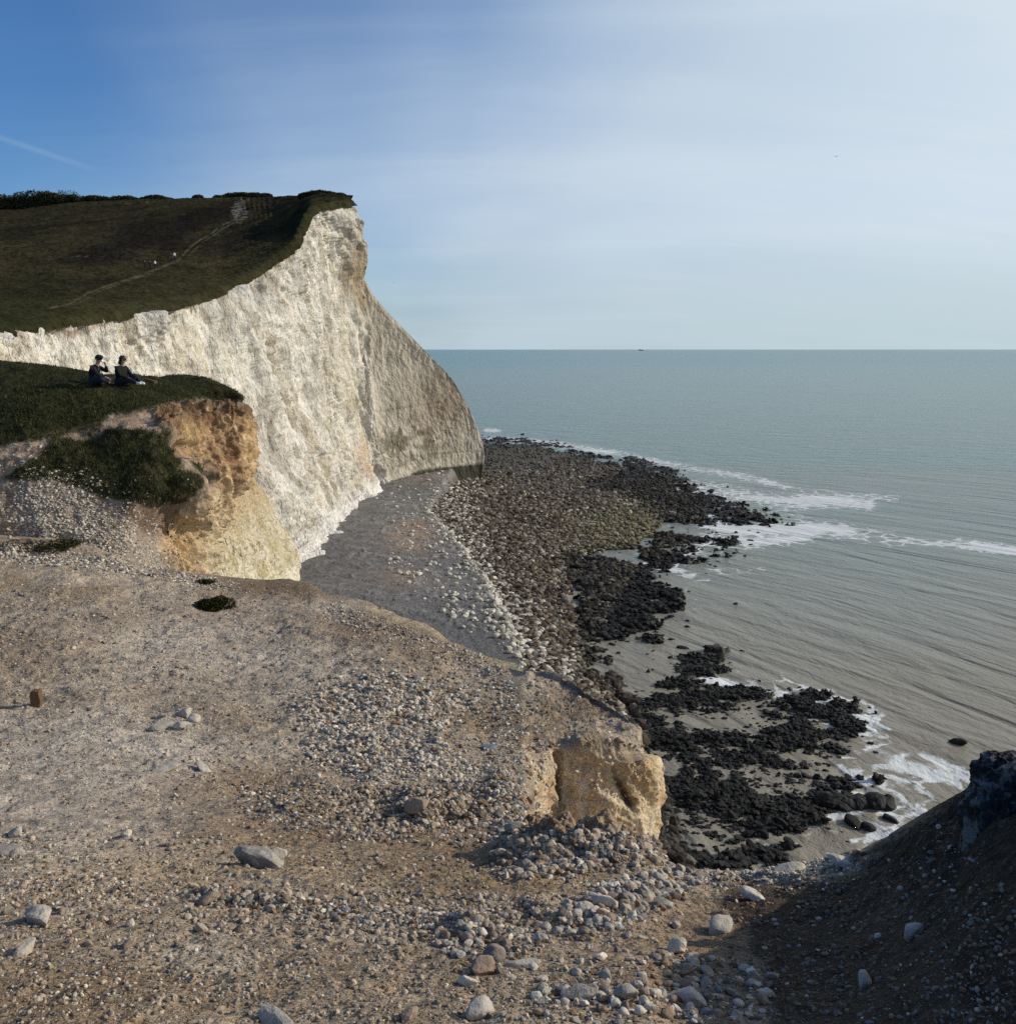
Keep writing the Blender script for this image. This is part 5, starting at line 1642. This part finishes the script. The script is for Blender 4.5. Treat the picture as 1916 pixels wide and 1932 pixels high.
def water_mat():
    m, q = new_mat('sea_water')
    at = q.n('ShaderNodeAttribute', attribute_name='Col').outputs['Color']
    fa = q.n('ShaderNodeAttribute', attribute_name='foam').outputs['Fac']
    wv = q.n('ShaderNodeAttribute', attribute_name='wave').outputs['Vector']
    pos = wpos(q)
    # swell lines, wind chop
    sw = q.noise(q.mapping(wv, (0.17, 0.06, 1)), 1.0, 2, 0.5, 1.4)
    sw2 = q.noise(q.mapping(wv, (0.50, 0.30, 1)), 1.0, 5, 0.62, 0.6)
    ch = q.noise(q.mapping(wv, (1.5, 1.1, 1)), 1.0, 4, 0.6)
    ch2 = q.noise(pos, 2.6, 4, 0.6)
    n = q.bump(sw, 1.0, 0.70)
    n = q.bump(sw2, 1.0, 0.34, n)
    n = q.bump(ch, 1.0, 0.07, n)
    n = q.bump(ch2, 1.0, 0.035, n)
    # turbidity ribbons
    rib = q.rng(q.noise(q.mapping(wv, (0.05, 0.006, 1)), 1.0, 3, 0.5, 0.5), 0.35, 0.7)
    col = q.mix(q.math('MULTIPLY', rib, 0.22), at, (0.22, 0.205, 0.165, 1))
    lace = q.noise(pos, 0.42, 6, 0.72, 1.6)
    lace2 = q.voro(q.vmath('ADD', pos, q.vmath('SCALE', q.noise(pos, 0.5, 4, 0.6, out='Color'), scale=2.5)), 0.38, 'DISTANCE_TO_EDGE')
    web = q.rng(lace2, 0.16, 0.0, 0.0, 0.22, smooth=True)
    tot = q.math('ADD', q.math('ADD', q.math('MULTIPLY', fa, 0.62), q.math('MULTIPLY', lace, 0.62)), web)
    f = q.rng(tot, 0.66, 0.86)
    f = q.math('MULTIPLY', f, q.rng(fa, 0.03, 0.22))
    col = q.mix(f, col, (0.62, 0.64, 0.63, 1))
    rough = q.rng(f, 0, 1, 0.22, 0.85, smooth=False)
    b = q.n('ShaderNodeBsdfPrincipled')
    q.put(b.inputs['Base Color'], col)
    q.put(b.inputs['Roughness'], rough)
    b.inputs['IOR'].default_value = 1.333
    q.put(b.inputs['Specular IOR Level'], q.rng(f, 0, 1, 0.15, 0.1, smooth=False))
    q.put(b.inputs['Normal'], n)
    o = q.n('ShaderNodeOutputMaterial')
    q.t.links.new(b.outputs[0], o.inputs[0])
    return m


M_water = water_mat()
tag(mesh_from('sea', S_, grid_faces(*S_.shape[:2]), M_water, c, attrs={'foam': np.clip(foam, 0, 1), 'wave': np.stack([ws, wt_, 0 * ws], -1)}),
    'grey green sea with low swell and foam at the reef', 'sea', kind='structure')

# ------------------------------------------------------------------ dark bush, post stump, shaded rock
def clump(name, u, v, wpx, hpx, n, seed, label, cat, cols_=(0.022, 0.024, 0.014)):
    p_ = hit_ground([u], [v])[0]
    s_ = np.linalg.norm(p_ - [0, 0, CAMZ]) / F
    r = np.random.default_rng(seed)
    cs = [p_ + np.array([r.uniform(-.7, .7) * wpx * s_ * .6, r.uniform(-.25, .25) * wpx * s_, r.uniform(.05, .45) * hpx * s_]) for _ in range(9)]
    rs = [np.array([wpx * .30, wpx * .28, hpx * .38]) * s_ * r.uniform(.7, 1.1) for _ in range(9)]
    V_, F_, c_ = leafball(cs, rs, n, .022, seed)
    c_ = c_ * (np.asarray(cols_) / 0.03)
    return tag(mesh_from(name, V_, F_, M_leaf, c_, smooth=False), label, cat)


clump('bush', 408, 1148, 62, 30, 5200, 8, 'dark low clump of plants on the edge of the foreground clay', 'bush')
clump('bush', 75, 1036, 110, 14, 3800, 9, 'flat dark tuft of vegetation at the left lip of the foreground', 'bush')
clump('bush', 385, 1100, 30, 9, 900, 10, 'tiny dark tuft just above the low clump near the edge', 'bush')

import bmesh


def bm_obj(name, bm, mat, parent=None, smooth=False):
    me = bpy.data.meshes.new(name)
    bm.to_mesh(me)
    bm.free()
    me.materials.append(mat)
    for p__ in me.polygons:
        p__.use_smooth = smooth
    o = bpy.data.objects.new(name, me)
    COL.objects.link(o)
    if parent is not None:
        o.parent = parent
    return o


p_ = hit_ground([70], [1330])[0]
s_ = np.linalg.norm(p_ - [0, 0, CAMZ]) / F
bm = bmesh.new()
bmesh.ops.create_cube(bm, size=1)
bmesh.ops.subdivide_edges(bm, edges=bm.edges, cuts=5, use_grid_fill=True)
for v in bm.verts:
    n_ = math.sin(v.co.x * 17 + v.co.z * 5) * .03 + math.sin(v.co.y * 23 + v.co.z * 31) * .03
    k = 1 - .12 * (v.co.z + .5)
    v.co.x = v.co.x * 16 * s_ * k + n_ * 20 * s_ + v.co.z * .06 * 30 * s_
    v.co.y = v.co.y * 14 * s_ * k + n_ * 12 * s_
    v.co.z = (v.co.z + .38) * 29 * s_ + (math.sin(v.co.x * 300) * .04 * 20 * s_ if v.co.z > .49 else 0)
bmesh.ops.bevel(bm, geom=[e for e in bm.edges if e.calc_face_angle(0) > 1.0], offset=.004, segments=2, affect='EDGES')
o = bm_obj('post_stump', bm, M_wood)
o.location = tuple(p_)
tag(o, 'short square brown wooden post stump standing on the pale clay at the left', 'post')

# bluish shaded boulder on the crest at the right edge
for i, (u, v, D, s_, sc, lab) in enumerate([(1915, 1575, 2.75, .19, (.75, .9, 1.15), 'blue black mottled boulder in shade at the right edge'),
                                          (1905, 1478, 3.15, .12, (1.0, .8, .9), 'jagged dark rock crowning the mound at the right edge')]):
    V_, F_ = ICO[3]
    import bmesh as _b
    bm = bmesh.new(); bmesh.ops.create_icosphere(bm, subdivisions=6, radius=1)
    Vv = np.array([a.co[:] for a in bm.verts])
    dd = 1 + .30 * fbm(Vv * 1.2 + i * 7, 3, seed=850 + i) + .16 * fbm(Vv * 4 + i, 4, .6, seed=855, ridged=True) + .04 * fbm(Vv * 14, 3, seed=858)
    Vv = Vv * dd[:, None] * np.array(sc) * s_
    for a, b_ in zip(bm.verts, Vv):
        a.co = b_
    m_, q = new_mat('mottled_flint')
    ps = wpos(q)
    cc_ = q.mix(q.rng(q.noise(ps, 16, 5, .65), .46, .62), (0.012, 0.014, 0.018, 1), (0.13, 0.145, 0.155, 1))
    finish(m_, q, cc_, .8, q.bump(q.noise(ps, 40, 5, .65), 1.0, .012), .2)
    o = bm_obj('boulder', bm, m_, smooth=True)
    o.location = tuple(W(u, v, D))
    tag(o, lab, 'boulder')


# ------------------------------------------------------------------ people
def skin_mesh(name, joints, bones, mat, parent, sub=2, root=0):
    """joints: [(x,y,z,r)] ; bones: [(i,j)] -> one continuous skinned surface"""
    me = bpy.data.meshes.new(name)
    me.from_pydata([j[:3] for j in joints], bones, [])
    o = bpy.data.objects.new(name, me)
    COL.objects.link(o)
    sk = o.modifiers.new('s', 'SKIN')
    sk.use_smooth_shade = True
    for i, j in enumerate(joints):
        rr2 = j[3] if isinstance(j[3], tuple) else (j[3], j[3])
        me.skin_vertices[0].data[i].radius = rr2
        me.skin_vertices[0].data[i].use_root = (i == root)
    ss_ = o.modifiers.new('d', 'SUBSURF')
    ss_.levels = sub; ss_.render_levels = sub
    dg_ = bpy.context.evaluated_depsgraph_get()
    new = bpy.data.meshes.new_from_object(o.evaluated_get(dg_))
    new.name = name
    bpy.data.objects.remove(o)
    new.materials.clear(); new.materials.append(mat)
    r = bpy.data.objects.new(name, new)
    COL.objects.link(r)
    if parent is not None:
        r.parent = parent
    return r


def lathe_ell(name, cx, cy, cz, rx, ry, rz, mat, parent, zmin=-1.0, sub=3):
    bm = bmesh.new()
    bmesh.ops.create_icosphere(bm, subdivisions=sub, radius=1)
    if zmin > -1:
        for v in bm.verts:
            if v.co.z < zmin:
                v.co.z = zmin + (v.co.z - zmin) * .1
    for v in bm.verts:
        v.co = (cx + v.co.x * rx, cy + v.co.y * ry, cz + v.co.z * rz)
    return bm_obj(name, bm, mat, parent, True)


def hand(wrist, direc, curl, side):
    """five short finger chains from a palm, returns joints and bones (indices relative)"""
    w = Vector(wrist); d_ = Vector(direc).normalized()
    up = Vector((0, 0, 1))
    lat = d_.cross(up)
    if lat.length < .1:
        lat = Vector((1, 0, 0))
    lat.normalize()
    nrm_ = lat.cross(d_)
    J = [tuple(w + d_ * .045) + (.032,), tuple(w + d_ * .085) + (.030,)]
    Bn = [(0, 1)]
    for k, (o_, L) in enumerate(((-.027, .07), (-.009, .078), (.009, .074), (.026, .058))):
        b0 = w + d_ * .095 + lat * o_
        b1_ = b0 + d_ * L * .5 - nrm_ * curl * L * .25
        b2_ = b1_ + d_ * L * .4 * (1 - curl * .5) - nrm_ * curl * L * .5
        i = len(J)
        J += [tuple(b0) + (.009,), tuple(b1_) + (.0085,), tuple(b2_) + (.007,)]
        Bn += [(1, i), (i, i + 1), (i + 1, i + 2)]
    t0 = w + d_ * .04 + lat * (-.035 * side)
    t1 = t0 + d_ * .035 + lat * (-.02 * side)
    i = len(J)
    J += [tuple(t0) + (.011,), tuple(t1) + (.009,)]
    Bn += [(0, i), (i, i + 1)]
    return J, Bn


def person(loc, rz, pose, mats, cap=False, label='', hair_len=0, scale=1.0, group=None):
    """pose: dict of joint positions in the person's own frame (+X = facing)"""
    e = bpy.data.objects.new('person', None)
    COL.objects.link(e)
    e.location = tuple(loc); e.rotation_euler = (0, 0, rz); e.scale = (scale,) * 3
    tag(e, label, 'person', group)
    g = pose
    J = [tuple(g['pelvis']) + (.12,), tuple(g['waist']) + (.115,), tuple(g['chest']) + ((.15, .12),), tuple(g['neck0']) + (.065,), tuple(g['neck']) + (.055,),
         tuple(g['head0']) + (.075,), tuple(g['head1']) + (.098,), tuple(g['head2']) + (.072,)]
    Bn = [(i, i + 1) for i in range(7)]
    for s in ('l', 'r'):
        i = len(J)
        J += [tuple(g['sh' + s]) + (.062,), tuple(g['el' + s]) + (.042,), tuple(g['wr' + s]) + (.028,)]
        Bn += [(2, i), (i, i + 1), (i + 1, i + 2)]
        w = Vector(g['wr' + s]); dr = w - Vector(g['el' + s])
        hj, hb = hand(w, dr, .8, 1 if s == 'l' else -1)
        n0 = len(J)
        J += hj; Bn += [(i + 2, n0)] + [(a + n0, b + n0) for a, b in hb]
        i = len(J)
        J += [tuple(g['hip' + s]) + (.095,), tuple(g['kn' + s]) + (.062,), tuple(g['an' + s]) + (.042,), tuple(g['to' + s]) + (.034,)]
        Bn += [(0, i), (i, i + 1), (i + 1, i + 2), (i + 2, i + 3)]
    skin_mesh('body', J, Bn, M_skin, e)
    # jacket: torso and sleeves, a little outside the body
    J = [tuple(g['pelvis']) + (.15,), tuple(g['waist']) + (.155,), tuple(g['chest']) + ((.185, .155),), tuple(g['neck0']) + (.085,)]
    Bn = [(0, 1), (1, 2), (2, 3)]
    for s in ('l', 'r'):
        i = len(J)
        wr = Vector(g['el' + s]).lerp(Vector(g['wr' + s]), .93)
        J += [tuple(g['sh' + s]) + (.088,), tuple(g['el' + s]) + (.062,), tuple(wr) + (.046,)]
        Bn += [(2, i), (i, i + 1), (i + 1, i + 2)]
    skin_mesh('jacket', J, Bn, mats[0], e)
    J = [(g['pelvis'][0], g['pelvis'][1], g['pelvis'][2] - .01, .135)]
    Bn = []
    for s in ('l', 'r'):
        i = len(J)
        J += [tuple(g['hip' + s]) + (.135,), tuple(g['kn' + s]) + (.092,), tuple(Vector(g['kn' + s]).lerp(Vector(g['an' + s]), .95)) + (.058,)]
        Bn += [(0, i), (i, i + 1), (i + 1, i + 2)]
    skin_mesh('trousers', J, Bn, mats[1], e)
    for s in ('l', 'r'):
        a = Vector(g['an' + s]); t = Vector(g['to' + s])
        dd_ = (t - a).normalized()
        skin_mesh('shoe', [tuple(a - dd_ * .04) + (.052,), tuple(a.lerp(t, .5)) + (.05,), tuple(t + dd_ * .02) + (.042,)], [(0, 1), (1, 2)], mats[2], e, 2)
    h1 = Vector(g['head1']); fc_ = Vector(g['face']).normalized()
    up_ = (Vector(g['head2']) - Vector(g['head0'])).normalized()
    sd_ = up_.cross(fc_).normalized()
    # face
    for k in (-1, 1):
        pe = h1 + fc_ * .088 + sd_ * .034 * k + up_ * .005
        lathe_ell('eye', *pe, .012, .012, .012, M_black, e, sub=2)
        pe = h1 + sd_ * .098 * k - up_ * .01
        lathe_ell('ear', *pe, .02, .012, .03, M_skin, e, sub=2)
    pn = h1 + fc_ * .108 - up_ * .025
    lathe_ell('nose', *pn, .018, .014, .024, M_skin, e, sub=2)
    pm = h1 + fc_ * .092 - up_ * .065
    lathe_ell('mouth', *pm, .012, .024, .008, M_bag, e, sub=2)
    ph = h1 - fc_ * .022 + up_ * .028
    lathe_ell('hair', *ph, .112, .112, .112, M_hair, e, zmin=-.75)
    if hair_len:
        skin_mesh('hair_back', [tuple(h1 - fc_ * .06) + (.09,), tuple(h1 - fc_ * .09 - up_ * .12) + (.075,), tuple(h1 - fc_ * .09 - up_ * hair_len) + (.05,)], [(0, 1), (1, 2)], M_hair, e)
    if cap:
        cp_ = lathe_ell('cap', *(h1 + up_ * .05), .122, .122, .092, mats[0], e, zmin=-.1)
        bm = bmesh.new()
        seg = 14
        vt = []
        for zoff in (0, .009):
            ring = []
            for k in range(seg + 1):
                a = -1.0 + 2.0 * k / seg
                base_ = h1 + up_ * (.055 + zoff) + fc_ * (.105 * math.cos(a)) + sd_ * (.105 * math.sin(a))
                tip_ = base_ + fc_ * (.095 * math.cos(a)) - up_ * .008
                ring.append((bm.verts.new(base_), bm.verts.new(tip_)))
            vt.append(ring)
        for k in range(seg):
            for zi in (0, 1):
                a, b_ = vt[zi][k], vt[zi][k + 1]
                bm.faces.new((a[0], a[1], b_[1], b_[0]) if zi else (a[0], b_[0], b_[1], a[1]))
            bm.faces.new((vt[0][k][1], vt[0][k + 1][1], vt[1][k + 1][1], vt[1][k][1]))
        br = bm_obj('brim', bm, mats[0], cp_)
    return e


def head_at(u, v):
    m = (head_U - u) ** 2 + (head_V - v) ** 2
    m = m + 1e6 * (head_P[..., 1] > 36)
    k = np.argmin(m)
    return head_P.reshape(-1, 3)[k]


sit1 = dict(pelvis=(-.10, 0, .13), waist=(-.12, 0, .28), chest=(-.04, 0, .48), neck0=(.03, 0, .62), neck=(.07, 0, .69), head0=(.10, 0, .74), head1=(.13, 0, .82), head2=(.13, 0, .90), face=(1, -.25, -.12),
            shl=(-.02, .19, .55), ell=(.25, .21, .42), wrl=(.285, .07, .63), shr=(.0, -.19, .55), elr=(.20, -.24, .33), wrr=(.40, -.10, .24),
            hipl=(-.06, .10, .12), knl=(.34, .26, .20), anl=(.30, -.10, .07), tol=(.34, -.26, .05), hipr=(-.06, -.10, .12), knr=(.36, -.26, .20), anr=(.36, .10, .07), tor=(.40, .26, .05))
p_ = head_at(184, 727)
per1 = person(p_ + [0, 0, -.01], math.radians(-12), sit1, (M_dark, M_denim, M_black), cap=True,
       label='person in a dark jacket and peaked cap sitting cross-legged, lifting a cup to the mouth', scale=1.04)
sit2 = dict(pelvis=(-.12, 0, .13), waist=(-.11, 0, .29), chest=(-.06, 0, .49), neck0=(-.02, 0, .63), neck=(.0, 0, .70), head0=(.02, 0, .75), head1=(.04, 0, .84), head2=(.04, 0, .92), face=(.9, .5, 0),
            shl=(-.05, .20, .56), ell=(.08, .27, .33), wrl=(.30, .16, .28), shr=(-.05, -.20, .56), elr=(.10, -.28, .34), wrr=(.34, -.12, .24),
            hipl=(-.08, .10, .12), knl=(.30, .18, .30), anl=(.60, .12, .09), tol=(.73, .12, .06), hipr=(-.08, -.10, .12), knr=(.34, -.14, .20), anr=(.62, -.06, .08), tor=(.76, -.08, .08))
p2_ = head_at(234, 727)
per2 = person(p2_ + [0, 0, -.01], math.radians(-20), sit2, (M_black, M_denim, M_shoe), label='person with dark hair in a black jacket sitting with legs out and white shoes', hair_len=.18, scale=1.04)
# cup in the first person's left hand
mw = Matrix.LocRotScale(Vector(tuple(p_ + [0, 0, -.01])), Matrix.Rotation(math.radians(-12), 3, 'Z').to_quaternion(), Vector((1.04,) * 3))
bm = bmesh.new()
bmesh.ops.create_cone(bm, cap_ends=True, segments=20, radius1=.030, radius2=.040, depth=.10)
o = bm_obj('cup', bm, M_cup)
o.location = mw @ Vector((.265, -.03, .735)); o.rotation_euler = (0, -.5, 0)
tag(o, 'white cup held to the mouth of the person in the cap', 'cup')
# pack beside the second person
bp = head_at(268, 727) + [0.05, .55, 0]
bm = bmesh.new()
bmesh.ops.create_cube(bm, size=1)
bmesh.ops.subdivide_edges(bm, edges=bm.edges, cuts=4, use_grid_fill=True)
for v in bm.verts:
    l_ = v.co.length
    v.co = v.co.lerp(v.co.normalized() * .62, .45)
    v.co.x *= .50; v.co.y *= .26; v.co.z = (v.co.z + .5) * .24
    v.co.z *= 1 - .45 * (v.co.x + .25)
bag = bm_obj('rucksack', bm, M_bag, smooth=True)
bag.location = tuple(bp); bag.rotation_euler = (0, .1, -.2)
tag(bag, 'low brown bag lying on the turf beyond the white shoes', 'bag')

stand = dict(pelvis=(0, 0, .92), waist=(0, 0, 1.08), chest=(0.01, 0, 1.30), neck0=(0, 0, 1.46), neck=(.01, 0, 1.52), head0=(.02, 0, 1.57), head1=(.03, 0, 1.65), head2=(.03, 0, 1.73), face=(1, 0, 0),
             shl=(0, .20, 1.40), ell=(-.02, .26, 1.12), wrl=(.08, .24, .88), shr=(0, -.20, 1.40), elr=(-.04, -.26, 1.12), wrr=(.04, -.25, .88),
             hipl=(0, .10, .88), knl=(.10, .10, .48), anl=(.06, .10, .08), tol=(.20, .11, .04), hipr=(0, -.10, .88), knr=(-.02, -.10, .48), anr=(-.16, -.10, .09), tor=(-.03, -.11, .04))
hill_o = bpy.data.objects['hill']
HP = np.zeros(len(hill_o.data.vertices) * 3); hill_o.data.vertices.foreach_get('co', HP); HP = HP.reshape(-1, 3)
HU, HV = proj(HP)
for i, (u, v, rz, jm, lab) in enumerate([(275, 508, 2.6, M_black, 'leftmost dark-clothed walker of the trio on the hill path'), (285, 509, 2.4, M_dark, 'middle dark-clothed walker of the trio on the hill path'),
                                   (293, 508, 2.9, M_paleshirt, 'walker in pale clothes, right of the trio on the hill path'), (323, 494, -.6, M_black, 'dark-clothed walker of the pair higher on the hill path'),
                                   (331, 492, -.4, M_paleshirt, 'pale-clothed walker of the pair higher on the hill path')]):
    k = np.argmin((HU - u) ** 2 + (HV - v) ** 2 + 1e6 * (HP[:, 1] > 300))
    q_ = HP[k]
    person(q_ + np.array([0, -.1, 0.05]), rz, stand, (jm, M_denim, M_black), label=lab, scale=q_[1] / F * 16.5 / 1.75, group='walkers on the hill path')


# ------------------------------------------------------------------ gulls and ship
def gull(u, v, D, span, rz, label, mat, bank=0.0):
    J = [(-.30, 0, 0, (.03, .012)), (-.18, 0, 0, .05), (0, 0, 0, .075), (.16, 0, .01, .065), (.25, 0, .03, .045), (.33, 0, .02, .012)]
    Bn = [(i, i + 1) for i in range(5)]
    for s in (-1, 1):
        i = len(J)
        J += [(.05, .12 * s, .04, (.075, .018)), (.09, .32 * s, .11, (.06, .014)), (.0, .56 * s, .08, (.035, .009)), (-.08, .70 * s, .03, (.012, .005))]
        Bn += [(2, i), (i, i + 1), (i + 1, i + 2), (i + 2, i + 3)]
    e = skin_mesh('gull', J, Bn, mat, None, 2, 2)
    e.location = tuple(W(u, v, D)); e.rotation_euler = (bank, 0, rz); e.scale = (span / 1.4,) * 3
    tag(e, label, 'gull')


gull(1577, 295, 190, 1.45, math.radians(70), 'dark gull gliding high over the sea in the upper right sky', M_gull)
gull(743, 533, 260, 1.3, math.radians(100), 'faint pale gull flying beside the cliff top', M_gullp, .2)

ship = bpy.data.objects.new('cargo_ship', None)
COL.objects.link(ship)
sp_ = onz(1209, 662.2, 0); Ds = 21000
ship.location = (float((1209 - 958) / F * Ds * cp), Ds, 0)
tag(ship, 'tiny grey cargo ship on the horizon', 'ship')
bm = bmesh.new()
vs2 = []
for zz_, sx, sy in ((0, 50, 8), (13, 58, 11)):
    vs2.append([bm.verts.new(p__) for p__ in ((-sx, -sy, zz_), (sx * .8, -sy, zz_), (sx, 0, zz_), (sx * .8, sy, zz_), (-sx, sy, zz_))])
for k in range(5):
    bm.faces.new((vs2[0][k], vs2[0][(k + 1) % 5], vs2[1][(k + 1) % 5], vs2[1][k]))
bm.faces.new(vs2[1]); bm.faces.new(vs2[0][::-1])
bm_obj('hull', bm, M_ship, ship)
for nm, (x0, x1, y0, z0, z1) in {'bridge': (-50, -32, 8, 13, 30), 'cargo': (-26, 40, 9, 13.1, 22), 'funnel': (-48, -43, 3, 30.1, 36)}.items():
    bm = bmesh.new()
    bmesh.ops.create_cube(bm, size=1)
    for v in bm.verts:
        v.co = ((x0 + x1) / 2 + v.co.x * (x1 - x0), v.co.y * 2 * y0, (z0 + z1) / 2 + v.co.z * (z1 - z0))
    bm_obj(nm, bm, M_ship, ship)
